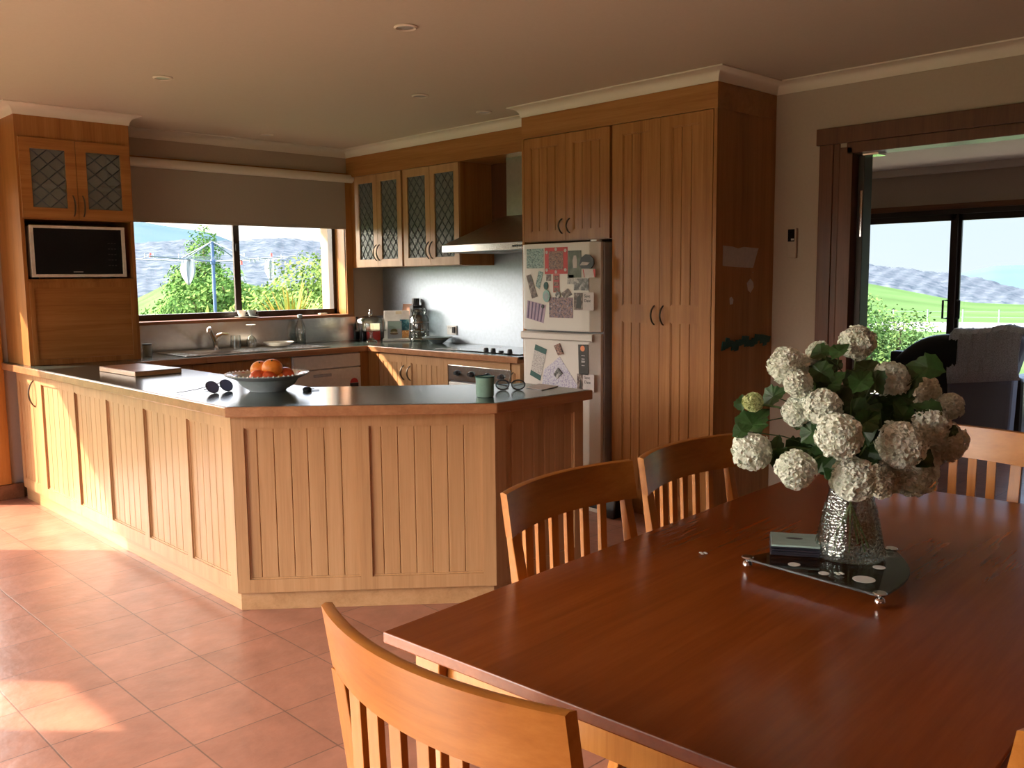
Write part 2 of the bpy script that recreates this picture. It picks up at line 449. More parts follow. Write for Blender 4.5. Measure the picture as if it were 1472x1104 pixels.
# doorway to the living room
tr = MB()
tr.box(EX-.022, EX, -.72, 2.575, 2.158, 2.248)
tr.box(EX-.018, EX, 2.475, 2.556, 0, 2.158)
tr.box(EX-.012, EX+.14, 2.365, 2.44, 0, 2.135); tr.box(EX-.012, EX+.14, -.6, 2.40, 2.10, 2.158)
tr.box(EX-.010, EX, 2.44, 2.475, 0, 2.158)
struct(tr, 'trim_3', 'red_timber', 'dark red timber architrave round the living room opening', bevel=.003)
t = thing('folding_door', (EX+.09, 2.33, 0), 'edge of dark folded timber door leaf inside the living room opening', 'door')
MB().box(EX+.05, EX+.15, 2.325, 2.36, .01, 2.09).build('door_leaf', 'dark_frame', t, bevel=.003)
MB().box(EX+.03, EX+.13, 2.24, 2.33, 2.085, 2.10).build('top_guide', 'chrome', t, bevel=.002)
MB().box(EX+.045, EX+.06, 2.330, 2.345, 1.65, 1.9).build('hinge', 'chrome', t)
# living room sliding glass doors
def slider(name, x, y0, y1, z1, muls, mat='dark_frame'):
    mb = MB(); mb.box(x, x+.1, y0, y1, z1-.05, z1); mb.box(x, x+.1, y0, y1, -.001, .05)
    mb.box(x, x+.1, y0, y0+.05, 0, z1); mb.box(x, x+.1, y1-.05, y1, 0, z1)
    o = struct(mb, name, mat, bevel=.003)
    ys = [y0+.05]+muls+[y1-.05]
    for i, (a, b) in enumerate(zip(ys, ys[1:])):
        s = MB(); xx = x+.02+(i % 2)*.035
        s.box(xx, xx+.03, a-.02, a+.05, .05, z1-.05); s.box(xx, xx+.03, b-.05, b+.02, .05, z1-.05)
        s.box(xx, xx+.03, a, b, .05, .13); s.box(xx, xx+.03, a, b, z1-.115, z1-.05)
        so = s.build('door_sash', mat, o, bevel=.002)
        MB().box(xx+.012, xx+.018, a+.05, b-.05, .13, z1-.115).build('glass_pane', 'window_glass', so)
        if x > 5 and i in (1, 2):
            yh = b-.055 if i == 1 else a+.055
            h = MB(); yy = yh
            sg = -1 if i == 1 else 1
            h.tube([(xx-.002, yy-sg*.02, .985), (xx-.05, yy+sg*.02, .985), (xx-.05, yy+sg*.02, 1.17), (xx-.002, yy-sg*.02, 1.17)], .011, 6)
            h.build('door_handle', 'black_plastic', so, smooth=True)
    return o
slider('door_1', FX-.02, .3, 4.95, 2.10, [2.35, 3.655])
MBx = MB().box(FX-.035, FX, .25, 5.02, 2.10, 2.155)
struct(MBx, 'trim_4', 'red_timber_h', 'timber head trim over the living room sliding doors')
slider('door_2', -1.3, 1.5, 4.6, 2.12, [3.05])
slider('door_3', -1.3, 5.2, 5.95, 2.12, [])
# north-west glazed door (left of the frame) with its timber jamb
nj = MB(); nj.box(1.5, 1.60, NY-.02, NY+.2, 0, 2.14); nj.box(-.22, -.12, NY-.02, NY+.2, 0, 2.14); nj.box(-.22, 1.6, NY-.02, NY+.2, 2.12, 2.22)
struct(nj, 'door_4', 'red_timber', bevel=.003)
gp = MB().box(-.12, 1.5, NY+.1, NY+.106, .05, 2.12)
struct(gp, 'window_2', 'window_glass')
struct(MB().box(1.60, 1.762, NY-.03, NY, .10, CB), 'trim_5', 'chair_wood_v', 'orange timber panel beside the peninsula end', bevel=.003)
struct(MB().box(1.40, 1.83, NY-.05, NY, 0, .10), 'baseboard_north', 'red_timber_h', bevel=.004)
struct(MB().box(EX-.016, EX, 2.556, 2.838, 0, .09), 'baseboard_east', 'red_timber_h', bevel=.003)
# ---- kitchen window
wf = MB(); X0, X1, Z0, Z1 = 2.5, 4.5, 1.150, 2.30
for a in ((X0, X0+.04, Z0, Z1), (X1-.045, X1, Z0, Z1)): wf.box(a[0], a[1], 6.86, 6.93, a[2], a[3])
wf.box(X0, X1, 6.86, 6.93, Z0, Z0+.045); wf.box(X0, X1, 6.86, 6.93, Z1-.04, Z1)
w1 = struct(wf, 'window_1', 'dark_frame', bevel=.002)
s = MB(); s.box(3.535, 3.58, 6.865, 6.89, Z0+.04, Z1-.04); s.box(2.54, 2.56, 6.865, 6.89, Z0+.04, Z1-.04)
s.box(3.575, 3.605, 6.90, 6.925, Z0+.04, Z1-.04)
s.build('window_sash', 'dark_frame', w1, bevel=.002)
MB().box(3.545, 3.57, 6.848, 6.865, 1.68, 1.74).build('window_latch', 'black_plastic', w1, bevel=.002)
MB().box(2.54, 3.56, 6.875, 6.879, Z0+.04, Z1-.04).build('glass_pane', 'window_glass', w1)
MB().box(3.58, 4.46, 6.91, 6.914, Z0+.04, Z1-.04).build('glass_pane', 'window_glass', w1)
li = MB(); li.box(X1-.014, X1-.001, 6.70, 6.97, 1.15, 2.3); li.box(X1-.014, X1+.055, 6.695, 6.72, 1.125, 2.345)
li.box(X0+.001, X0+.014, 6.70, 6.97, 1.15, 2.3); li.box(X0, X1+.055, 6.70, 6.72, 2.285, 2.345)
li.build('window_lining', 'oak', w1, bevel=.002)
MB().box(X0, X1+.03, 6.675, 6.97, 1.125, 1.150).build('window_sill', 'sill_timber', w1, bevel=.005)
b = MB(); b.box(X1+.005, X1+.25, 6.975, 7.12, .9, 2.3)
struct(b, 'trim_6', 'brick', 'sunlit brick edge outside the kitchen window')
t = thing('roller_blind', (3.5, 6.69, 1.88), 'taupe roller blind drawn halfway down the kitchen window', 'blind')
MB().box(2.5, 4.478, 6.672, 6.675, 1.88, 2.29).build('blind_fabric', 'blind_fabric', t)
MB().box(2.5, 4.478, 6.668, 6.679, 1.872, 1.892).build('bottom_bar', 'blind_fabric', t, bevel=.003)
MB().lathe([(.03, 0), (.034, .004), (.034, 2.046), (.03, 2.05)], (2.5, 6.665, 2.297), 16, 'x').build('cassette', 'cornice_paint', t, smooth=True, label='pale rounded roller tube')
# ---- downlights
for i, (x, y, lab) in enumerate([(2.559, 3.304, 'recessed round downlight nearest the camera, near the top of the photo'), (2.193, 4.975, 'recessed round downlight on the left of the ceiling, in front of the glazed tower cupboard'),
        (3.544, 4.449, 'recessed round downlight in mid ceiling, left of the pantry cornice'), (3.586, 6.366, 'recessed round downlight close to the kitchen window wall'), (4.20, 4.60, 'recessed round downlight above the range hood cornice')]):
    t = thing('downlight', (x, y, CZ), lab, 'ceiling light', 'recessed downlights')
    MB().lathe([(.036, -.001), (.052, -.001), (.053, -.005), (.045, -.010), (.036, -.006)], (x, y, CZ), 28, caps=False).build('trim_ring', 'cornice_paint', t, smooth=True)
    MB().lathe([(.001, -.002), (.034, -.002), (.037, -.004)], (x, y, CZ), 24).build('lamp_face', 'silver_plastic', t, smooth=True)
# ---------------------------------------------------------------- worktop (one U-shaped run)
outer = [(1.751, NY-.001), (1.751, 3.54), (2.594, 2.785), (3.207, 2.785), (3.207, 3.248), (3.15, 3.248), (2.39, 3.905), (2.39, 6.039)]
SB = (2.87, 3.24, 6.16, 6.52)    # sink bowl cut-out
t = thing('kitchen_worktop', (2.4, 5.0, .875), 'dark green laminate worktop with timber edge wrapping round the peninsula, sink and hob', 'worktop')
def slab(z0, z1, ins):
    mb = MB()
    def insp(poly, skip):
        n = len(poly); out = []
        for i in range(n):
            p0, p, p1 = Vector(poly[i-1]), Vector(poly[i]), Vector(poly[(i+1) % n])
            d0, d1 = (p-p0).normalized(), (p1-p).normalized()
            # interior lies left of a counter-clockwise path
            a = Vector((-d0.y, d0.x)); b2 = Vector((-d1.y, d1.x))
            k0 = 0 if (i-1) % n in skip else ins; k1 = 0 if i in skip else ins
            # intersect offset lines
            A = p+a*k0; B = p+b2*k1
            cr = d0.x*d1.y-d0.y*d1.x
            if abs(cr) < 1e-6: out.append((A.x, A.y)); continue
            tt = ((B.x-A.x)*d1.y-(B.y-A.y)*d1.x)/cr
            q = A+d0*tt; out.append((q.x, q.y))
        return out
    pen = outer+[(2.39, NY-.001)]
    mb.prism(insp(pen, {7, 8}), z0, z1)
    f = 6.039+ins
    mb.box(2.39, SB[0], f, NY-.001, z0, z1); mb.box(SB[1], 4.227+ins, f, NY-.001, z0, z1)
    mb.box(SB[0], SB[1], f, SB[2], z0, z1); mb.box(SB[0], SB[1], SB[3], NY-.001, z0, z1)
    mb.box(4.227+ins, EX-.001, 4.335, NY-.001, z0, z1)
    return mb
slab(.875, .9185, 0).build('timber_edge', 'edge_timber', t, bevel=.004, label='reddish timber edging')
slab(.90, HT, .012).build('laminate_top', 'laminate', t)
# ---------------------------------------------------------------- peninsula
t = thing('peninsula_cabinet', (2.2, 4.2, 0), 'pale oak panelled breakfast peninsula with cut-off corner and tongue-and-groove panels', 'cabinet')
Z_P = .088; ZT = .8745
car = MB().prism([(1.83, 6.66), (1.83, 3.62), (2.678, 2.898), (3.225, 2.898), (3.225, 3.22), (3.14, 3.22), (2.36, 3.89), (2.36, 6.66)], Z_P, ZT)
car.build('carcass', 'pale_oak', t)
pl = MB().prism([(1.832, 6.62), (1.832, 3.629), (2.68, 2.91), (3.20, 2.91), (3.20, 3.18), (3.12, 3.18), (2.32, 3.86), (2.32, 6.62)], 0.001, Z_P+.004)
pl.build('plinth', 'pale_oak_h', t)
FL = Fr(1.83, 6.60, 0, -1, -1, 0); FC = Fr(1.830+.0, 3.629-.0, .762, -.648, -.648, -.762); F3 = Fr(2.667, 2.90, 1, 0, 0, -1)
# left run: door then five panels
def u(y): return 6.60-y
door(FL, u(6.60), u(6.20), Z_P, .868, t, 'pale_oak', hu=u(6.245), hz=.745, st=.045, tr=.06, w=.062, name='cupboard_door', hL=.17)
sep = [(6.20, 6.10), (5.575, 5.515), (5.085, 5.03), (4.595, 4.535), (4.10, 4.045), (3.665, 3.609)]
fr = MB()
for a, b in sep[:-1]: FL.box(fr, u(a), u(b), Z_P, .868, 0, .023)
FL.box(fr, u(3.668), u(3.607), Z_P, .868, 0, .023)
FL.box(fr, u(6.20), u(3.64), .813, .868, 0, .0225); FL.box(fr, u(6.20), u(3.64), Z_P, .152, 0, .0225)
fr.build('face_frame', 'pale_oak', t)
for (a0, a1), (b0, b1) in zip(sep, sep[1:]):
    mb = MB(); boards(FL, mb, u(a1), u(b0), .152, .813, .004, .010, (a1-b0)/6); mb.build('panel', 'pale_oak', t)
# chamfer
L = 1.1287; fr = MB()
c = Vector((1.807, 3.609, 0)); FCf = Fr(1.807+.648*.023, 3.609+.762*.023, .76194, -.64765, -.64765, -.76194)
for a, b in ((0, .054), (.533, .584), (1.073, L)): FCf.box(fr, a, b, Z_P, .868, 0, .023)
FCf.box(fr, .05, 1.08, .815, .868, 0, .0225); FCf.box(fr, .05, 1.08, Z_P, .146, 0, .0225)
fr.build('face_frame', 'pale_oak', t)
for a, b in ((.054, .533), (.584, 1.073)):
    mb = MB(); boards(FCf, mb, a, b, .146, .815, .004, .010, .0715, first=.052); mb.build('panel', 'pale_oak', t)
# third face
F3 = Fr(2.667, 2.901, 1, 0, 0, -1); fr = MB()
for a, b in ((0, .066), (.516, .576)): F3.box(fr, a, b, Z_P, .868, 0, .023)
F3.box(fr, .06, .52, .808, .868, 0, .0225); F3.box(fr, .06, .52, Z_P, .15, 0, .0225)
fr.build('face_frame', 'pale_oak', t)
mb = MB(); boards(F3, mb, .066, .516, .15, .808, .004, .010, .07, first=.045); mb.build('panel', 'pale_oak', t)
# ---------------------------------------------------------------- microwave tower
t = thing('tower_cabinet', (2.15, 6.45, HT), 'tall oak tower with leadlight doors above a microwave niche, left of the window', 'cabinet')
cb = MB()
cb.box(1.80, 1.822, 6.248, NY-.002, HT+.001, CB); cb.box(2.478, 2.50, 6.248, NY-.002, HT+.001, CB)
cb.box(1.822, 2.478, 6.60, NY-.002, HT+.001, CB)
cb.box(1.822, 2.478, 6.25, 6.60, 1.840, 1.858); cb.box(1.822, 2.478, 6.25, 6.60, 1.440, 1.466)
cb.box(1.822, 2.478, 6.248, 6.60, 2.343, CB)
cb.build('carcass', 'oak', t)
FM = Fr(1.80, 6.248, 1, 0, 0, -1)
glass_door(FM, .012, .345, 1.845, 2.341, t, 'oak_h', .315, 1.93, st=.062, tr=.066, th=.02, k=(2, 4))
glass_door(FM, .345, .690, 1.845, 2.341, t, 'oak_h', .375, 1.93, st=.062, tr=.066, th=.02, k=(2, 4))
mb = MB(); FM.box(mb, .045, .655, .955, 1.41, -.012, .0)
mb.build('recessed_panel', 'oak_h', t)
mb = MB(); FM.box(mb, .022, .05, .921, 1.445, -.002, .012); FM.box(mb, .65, .678, .921, 1.445, -.002, .012); FM.box(mb, .05, .65, 1.41, 1.445, -.002, .012); FM.box(mb, .05, .65, .921, .955, -.002, .012)
mb.build('panel_frame', 'oak', t)
MB().box(1.823, 2.477, 6.27, 6.59, 1.895+.17, 1.91+.17).build('shelf', 'oak_h', t)
t = thing('microwave_oven', (2.14, 6.40, 1.467), 'built-in microwave oven with white frame and black glass door in the tower niche', 'microwave')
MB().box(1.85, 2.43, 6.262, 6.585, 1.478, 1.80).build('body', 'appliance_white', t, bevel=.004)
MB().box(1.86, 1.90, 6.30, 6.56, 1.4665, 1.478).box(2.38, 2.42, 6.30, 6.56, 1.4665, 1.478).build('feet', 'black_plastic', t)
mb = MB(); FF = Fr(1.846, 6.262, 1, 0, 0, -1); 
FF.box(mb, 0, .587, 1.478, 1.496, 0, .022); FF.box(mb, 0, .587, 1.786, 1.804, 0, .022); FF.box(mb, 0, .022, 1.496, 1.786, 0, .022); FF.box(mb, .565, .587, 1.496, 1.786, 0, .022)
mb.build('door_frame', 'appliance_white', t, bevel=.002)
mb = MB(); FF.box(mb, .022, .565, 1.496, 1.786, 0, .014); so = mb.build('black_glass', 'black_gloss', t)
mb = MB(); FF.box(mb, .25, .31, 1.509, 1.513, .014, .0145); mb.build('badge', 'silver_plastic', so)
mb = MB()
for r in range(5):
    for q in range(3): FF.box(mb, .475+q*.02, .488+q*.02, 1.55+r*.036, 1.556+r*.036, .014, .0145)
mb.build('control_pad', 'black_plastic', so)
# ---------------------------------------------------------------- sink run
t = thing('sink_base_cabinet', (3.0, 6.37, 0), 'oak cupboard with two curved handles under the sink', 'cabinet')
MB().box(2.42, 3.555, 6.10, NY-.002, .10, .8745).build('carcass', 'oak', t)
MB().box(2.42, 4.25, 6.15, NY-.002, .001, .10).build('plinth', 'oak_h', t)
FS = Fr(2.42, 6.10, 1, 0, 0, -1)
door(FS, .0, .37, .105, .868, t, 'oak', hu=None)
door(FS, .37, .74, .105, .868, t, 'oak', hu=.70, hz=.70)
door(FS, .74, 1.135, .105, .868, t, 'oak', hu=.785, hz=.70)
t = thing('dishwasher', (3.87, 6.37, 0), 'white dishwasher with star label beside the hob corner', 'dishwasher')
MB().box(3.562, 4.168, 6.09, 6.68, .102, .870).build('body', 'appliance_white', t)
FD = Fr(3.562, 6.09, 1, 0, 0, -1)
mb = MB(); FD.box(mb, 0, .606, .12, .755, 0, .028); dd = mb.build('door', 'appliance_white', t, bevel=.006)
mb = MB(); FD.box(mb, 0, .606, .760, .868, 0, .028); mb.build('control_panel', 'appliance_white', t, bevel=.006)
mb = MB(); FD.box(mb, .17, .33, .700, .722, .026, .034); mb.build('grip', 'fridge_side', dd, bevel=.003)
mb = MB(); FD.box(mb, .50, .58, .58, .63, .028, .0285); mb.build('label_black', 'ink', dd); mb = MB(); FD.box(mb, .50, .58, .515, .578, .028, .0285); mb.build('label_yellow', 'cream_glaze', dd)
mb = MB(); mb.sheet([FD.p(.54+.038*math.cos(a*PI/8), .632+.038*math.sin(a*PI/8), .028) for a in range(9)], FD.n*.0006); mb.build('label_star_arc', 'card_red', dd)
t = thing('corner_post', (4.2, 6.1, .1), 'oak filler panel in the inner corner beside the dishwasher', 'panel')
MB().box(4.172, 4.268, 6.07, 6.10, .10, .8745).box(4.25, 4.27, 5.935, 6.07, .10, .8745).build('filler', 'oak', t)
# hob run
t = thing('hob_base_cabinet', (4.55, 5.5, 0), 'oak base cupboard with two tongue-and-groove doors left of the oven', 'cabinet')
MB().box(4.272, EX-.002, 5.085, 5.93, .10, .8745).build('carcass', 'pale_oak', t)
MB().box(4.32, EX-.002, 4.34, 5.93, .001, .10).build('plinth', 'oak_y', t)
FH = Fr(4.272, 5.93, 0, -1, -1, 0)
door(FH, 0, .36, .105, .868, t, 'pale_oak', hu=.32, hz=.73, st=.045, hL=.11, w=.06); door(FH, .36, .80, .105, .868, t, 'pale_oak', hu=.40, hz=.73, st=.05, hL=.11, w=.06)
mb = MB(); FH.box(mb, .80, .845, .105, .868, 0, .02); mb.build('stile', 'pale_oak', t)
t = thing('wall_oven', (4.55, 4.75, .1), 'stainless built-under oven with black knobs and white door', 'oven')
MB().box(4.275, EX-.01, 4.425, 5.082, .12, .824).build('body', 'fridge_side', t)
FO = Fr(4.275, 5.078, 0, -1, -1, 0)
mb = MB(); FO.box(mb, 0, .65, .712, .824, 0, .022); cp = mb.build('control_panel', 'stainless', t, bevel=.002)
for k in (.10, .25, .42, .56):
    mb = MB(); mb.lathe([(.019, 0), (.021, -.006), (.014, -.022), (.013, -.028)], FO.p(k, .770, .022), 16, 'x'); kb = mb.build('knob', 'black_plastic', cp, smooth=True)
mb = MB(); FO.box(mb, 0, .65, .15, .700, 0, .022); dr = mb.build('oven_door', 'white_plastic', t, bevel=.003)
mb = MB(); mb.tube([FO.p(.05, .655, .022), FO.p(.05, .655, .055), FO.p(.60, .655, .055), FO.p(.60, .655, .022)], .009, 8); mb.build('door_handle', 'chrome', dr, smooth=True)
mb = MB(); FO.box(mb, .10, .55, .25, .58, .022, .0235); mb.build('door_glass', 'black_gloss', dr)
t = thing('oven_rail', (4.3, 4.75, .85), 'plain oak rail between worktop and oven', 'panel')
MB().box(4.252, 4.29, 4.43, 5.084, .8255, .8745).build('rail', 'pale_oak_h', t)
t = thing('narrow_cabinet', (4.5, 4.38, .1), 'narrow oak pull-out cupboard between oven and fridge', 'cabinet')
MB().box(4.275, EX-.002, 4.336, 4.422, .10, .8745).build('carcass', 'pale_oak', t)
FN = Fr(4.275, 4.45, 0, -1, -1, 0)
door(FN, .03, .114, .105, .868, t, 'pale_oak', hu=.045, hz=.75, st=.02, w=.03, hL=.12)
# splashbacks
t = MB().box(2.502, EX-.012, NY-.008, NY-.001, HT+.001, 1.124).build('splashback', 'stainless')
tag(t, 'low stainless steel splashback below the kitchen window sill', 'splashback')
mb = MB(); mb.box(EX-.009, EX-.001, 4.334, NY-.010, HT+.001, 1.543); mb.box(EX-.009, EX-.001, 4.334, 5.245, 1.543, 1.68)
t = tag(mb.build('splashback', 'brushed_steel'), 'tall bright stainless steel splashback behind the hob', 'splashback')
# ---------------------------------------------------------------- upper cabinets
FU = Fr(4.546, 6.72, 0, -1, -1, 0)
def upper(y0, ym, y1, lab, g):
    t = thing('wall_cabinet', ((4.546+EX)/2, (y0+y1)/2, 1.545), lab, 'cabinet', g)
    cb = MB()
    cb.box(4.546, EX-.002, y0-.018, y0, 1.545, 2.308); cb.box(4.546, EX-.002, y1, y1+.018, 1.545, 2.308)
    cb.box(4.546, EX-.002, y1+.018, y0-.018, 1.545, 1.563); cb.box(4.546, EX-.002, y1+.018, y0-.018, 2.29, 2.308)
    cb.box(EX-.012, EX-.002, y1+.018, y0-.018, 1.563, 2.29)
    cb.build('carcass', 'oak', t)
    MB().box(4.57, EX-.013, y1+.019, y0-.019, 1.915, 1.933).build('shelf', 'pale_oak_h', t)
    glass_door(FU, NY-y0, NY-ym, 1.547, 2.306, t, 'pale_oak', NY-ym-.022, 1.665, st=.055, tr=.062, k=(3, 7))
    glass_door(FU, NY-ym, NY-y1, 1.547, 2.306, t, 'pale_oak', NY-ym+.022, 1.665, st=.055, tr=.062, k=(3, 7))
upper(6.60, 6.285, 5.955, 'leadlight wall cupboard in the corner beside the window blind', 'leadlight wall cupboards')
upper(5.93, 5.592, 5.25, 'leadlight wall cupboard directly left of the range hood', 'leadlight wall cupboards')
t = thing('cabinet_filler', (4.7, 6.66, 1.545), 'dark oak filler strip between window architrave and wall cupboard', 'panel')
MB().box(4.556, EX-.012, 6.603, NY-.010, 1.545, 2.308).box(4.54, EX-.012, 5.932, 5.953, 1.545, 2.308).build('filler', 'oak', t)
t = MB().box(4.526, EX-.001, 4.331, NY-.001, 2.3085, CB+.03).build('bulkhead', 'oak_y')
tag(t, 'oak bulkhead fascia above the wall cupboards and range hood', 'bulkhead')
t = tag(MB().box(EX-.030, EX-.0095, 4.935, 5.2435, 1.69, 2.3075).build('flue_strip', 'red_timber'), 'dark strip on the wall between glass cupboard and hood flue', 'panel')  # thin dark box on the wall beside the flue
# range hood
t = thing('range_hood', (4.62, 4.80, 1.63), 'stainless canopy range hood above the hob', 'range hood')
hy0, hy1 = 4.345, 5.243
MB().box(4.35, EX-.010, hy0, hy1, 1.635, 1.685).build('lip', 'stainless', t, bevel=.002)
mb = MB()
a = [(4.352, hy0+.002, 1.6855), (4.352, hy1-.002, 1.6855), (EX-.032, hy1-.002, 1.6855), (EX-.032, hy0+.002, 1.6855)]
b = [(4.68, 4.66, 1.895), (4.68, 4.90, 1.895), (EX-.032, 4.90, 1.895), (EX-.032, 4.66, 1.895)]
mb.loft([a, b]).build('canopy', 'hood_steel', t)
MB().box(4.683, EX-.010, 4.663, 4.897, 1.8955, 2.3075).build('flue', 'hood_steel', t)
mb = MB()
for k in range(5): mb.lathe([(.007, 0), (.007, -.004)], (4.35, 4.40+.022*k, 1.66), 12, 'x')
mb.build('buttons', 'black_plastic', t)
MB().box(4.42, EX-.05, hy0+.06, hy1-.06, 1.628, 1.636).build('filter', 'fridge_side', t)
# ---------------------------------------------------------------- pantry wall
FP = Fr(4.302, 4.329, 0, -1, -1, 0)
def v(y): return 4.329-y
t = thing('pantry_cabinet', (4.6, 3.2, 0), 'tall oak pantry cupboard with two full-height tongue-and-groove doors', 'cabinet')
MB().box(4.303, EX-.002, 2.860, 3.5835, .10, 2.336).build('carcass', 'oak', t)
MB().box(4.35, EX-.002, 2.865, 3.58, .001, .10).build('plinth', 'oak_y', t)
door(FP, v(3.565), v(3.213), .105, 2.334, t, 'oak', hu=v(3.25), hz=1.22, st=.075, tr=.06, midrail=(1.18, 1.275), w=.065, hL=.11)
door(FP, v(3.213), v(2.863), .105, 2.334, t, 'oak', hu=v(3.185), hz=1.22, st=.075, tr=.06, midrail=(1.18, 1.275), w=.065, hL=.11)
t = thing('fridge_top_cabinet', (4.6, 3.95, 1.67), 'oak cupboard with two doors above the fridge', 'cabinet')
MB().box(4.303, EX-.002, 3.5845, 4.311, 1.672, 2.336).build('carcass', 'oak', t)
door(FP, v(4.311), v(3.942), 1.674, 2.334, t, 'oak', hu=v(3.975), hz=1.765, st=.06, tr=.06, w=.07, hL=.09)
door(FP, v(3.942), v(3.585), 1.674, 2.334, t, 'oak', hu=v(3.91), hz=1.765, st=.06, tr=.06, w=.07, hL=.09)
t = tag(MB().box(4.284, 4.3025, 3.505, 3.564+.004, .09, 2.336).build('pantry_stile', 'oak'), 'narrow vertical oak stile between fridge recess and pantry doors', 'panel')
bpy.data.objects.remove(t)
t = MB().box(4.282, EX-.001, 2.838, 2.8595, .001, 2.336).build('pantry_end_panel', 'oak')
tag(t, 'full-height dark oak end panel of the pantry facing the dining area', 'panel')
t = MB().box(4.282, EX-.001, 4.3125, 4.3305, HT+.0, 2.336).build('fridge_side_panel', 'oak')
tag(t, 'oak side panel between range hood and fridge', 'panel')
t = MB().box(4.282, EX-.001, 2.838, 4.3305, 2.3365, CB+.03).build('pantry_fascia', 'oak_y')
tag(t, 'oak fascia board above pantry and fridge cupboards', 'fascia')
# fridge
t = thing('refrigerator', (4.5, 3.92, 0), 'cream white two-door refrigerator covered in photos and magnets', 'refrigerator')
MB().box(4.25, EX-.05, 3.60, 4.268, .03, 1.655).build('body', 'fridge_side', t, bevel=.006)
def fdoor(z0, z1):
    mb = MB(); ps = [(4.246, 4.266), (4.246, 3.602)]
    fy = [3.602+(4.266-3.602)*i/12 for i in range(13)]
    ps += [(4.172+.02*abs((i-6)/6)**6 + (.03 if i in (0, 12) else 0), y) for i, y in enumerate(fy)]
    mb.prism(ps, z0, z1); return mb
fd1 = fdoor(1.112, 1.655).build('freezer_door', 'fridge_white', t, bevel=.004)
fd2 = fdoor(.09, 1.100).build('fridge_door', 'fridge_white', t, bevel=.004)
mb = MB(); rings = []
for i in range(15):
    k = i/14; y = 4.238-.61*k; dp = .004+.018*math.sin(PI*k)
    rings.append([(4.176, y, 1.050), (4.172-dp, y, 1.060), (4.172-dp, y, 1.092), (4.176, y, 1.100)])
mb.loft(rings).build('door_grip', 'fridge_white', fd2, smooth=True)
MB().box(4.19, 4.24, 3.61, 3.66, 1.6555, 1.667).build('hinge_cap', 'white_plastic', t, bevel=.003)
MB().box(4.20, 4.26, 3.62, 4.25, .001, .08).build('kick_grille', 'white_plastic', t)
# ---- papers and magnets on the fridge
photo('ph_blue', [(.05, .12, .12), (.35, .5, .48), (.10, .2, .18), (.6, .62, .58)], 60)
photo('ph_people', [(.05, .02, .02), (.35, .16, .10), (.10, .05, .04), (.5, .35, .28)], 60)
photo('ph_green', [(.03, .05, .02), (.07, .09, .05), (.12, .13, .09)], 14)
photo('ph_dark', [(.02, .015, .015), (.12, .07, .05), (.3, .25, .22)], 40)
photo('ph_bw', [(.04, .04, .04), (.15, .15, .15), (.5, .48, .46)], 30)
photo('ph_group', [(.04, .03, .06), (.30, .16, .14), (.12, .08, .14), (.5, .42, .45)], 60)
photo('ph_grey', [(.25, .24, .24), (.5, .48, .46), (.15, .15, .16)], 60)
photo('ph_cal', [(.50, .48, .46), (.55, .53, .50), (.22, .2, .2), (.52, .5, .5)], 130)
photo('ph_write', [(.60, .60, .66), (.56, .56, .64), (.28, .26, .46), (.6, .6, .66)], 90)
plain('card_purple', (.42, .32, .42), .6); plain('card_purple_dark', (.13, .09, .18), .6)
plain('card_pale', (.55, .50, .48), .6); plain('card_dark', (.03, .025, .02), .5); plain('skin_tone', (.5, .27, .17), .6)
FXP = 4.1715
def card(name, pts, mat, lab, cat='photo', g='papers and magnets on the fridge', th=.0012, x=FXP):
    cy = sum(p[0] for p in pts)/len(pts); cz = sum(p[1] for p in pts)/len(pts)
    t = thing(name, (x, cy, cz), lab, cat, g)
    t2 = MB().sheet([(x, a, b) for a, b in pts], (-th, 0, 0)).build('print' if cat == 'photo' else 'sheet', mat, t)
    return t
def rect(y0, z0, y1, z1): return [(y0, z0), (y1, z0), (y1, z1), (y0, z1)]
def onto(t, pts, mat, name, d=.0013, x=FXP, th=.0006): return MB().sheet([(x-d, a, b) for a, b in pts], (-th, 0, 0)).build(name, mat, t)
def disc(y, z, r, n=20, ry=None): return [(y+(ry or r)*math.cos(2*PI*k/n), z+r*math.sin(2*PI*k/n)) for k in range(n)]
card('printed_photo', rect(4.181, 1.625, 4.032, 1.503), 'ph_blue', 'blue-green patterned print in the top left corner of the fridge')
t = card('framed_photo', rect(4.020, 1.629, 3.826, 1.465), 'card_red', 'red bordered family picture at the top of the fridge door')
onto(t, rect(3.985, 1.605, 3.862, 1.492), 'ph_people', 'picture')
for a, b in ((4.003, 1.60), (3.845, 1.608), (4.003, 1.49), (3.845, 1.49), (3.925, 1.617), (3.925, 1.478)): onto(t, disc(a, b, .011, 8), 'card_pale', 'border_motif')
t = card('printed_photo', rect(3.822, 1.605, 3.715, 1.441), 'ph_green', 'dark green photo of a standing figure in pale clothes')
onto(t, [(3.780, 1.50), (3.750, 1.50), (3.748, 1.545), (3.755, 1.575), (3.775, 1.575), (3.785, 1.545)], 'paper_note', 'figure')
t = card('novelty_magnet', [(3.728, 1.515), (3.705, 1.495), (3.63, 1.495), (3.608, 1.52), (3.612, 1.55), (3.64, 1.575), (3.675, 1.580), (3.71, 1.56)], 'black_plastic', 'black rounded magnet overlapping the dark green photo', 'magnet', x=FXP-.002, th=.006)
onto(t, [(3.72, 1.515), (3.66, 1.515), (3.64, 1.53), (3.70, 1.535)], 'paper_note', 'pale_band', d=.0085)
t = card('note_card', rect(3.705, 1.4925, 3.601, 1.4405), 'card_pale', 'small pale card with red side edges below the black magnet', 'card', x=FXP-.0002)
onto(t, [(3.703, 1.49), (3.695, 1.49), (3.685, 1.442), (3.69, 1.442)], 'card_red', 'red_edge'); onto(t, [(3.62, 1.49), (3.602, 1.49), (3.602, 1.444), (3.610, 1.444)], 'card_red', 'red_edge')
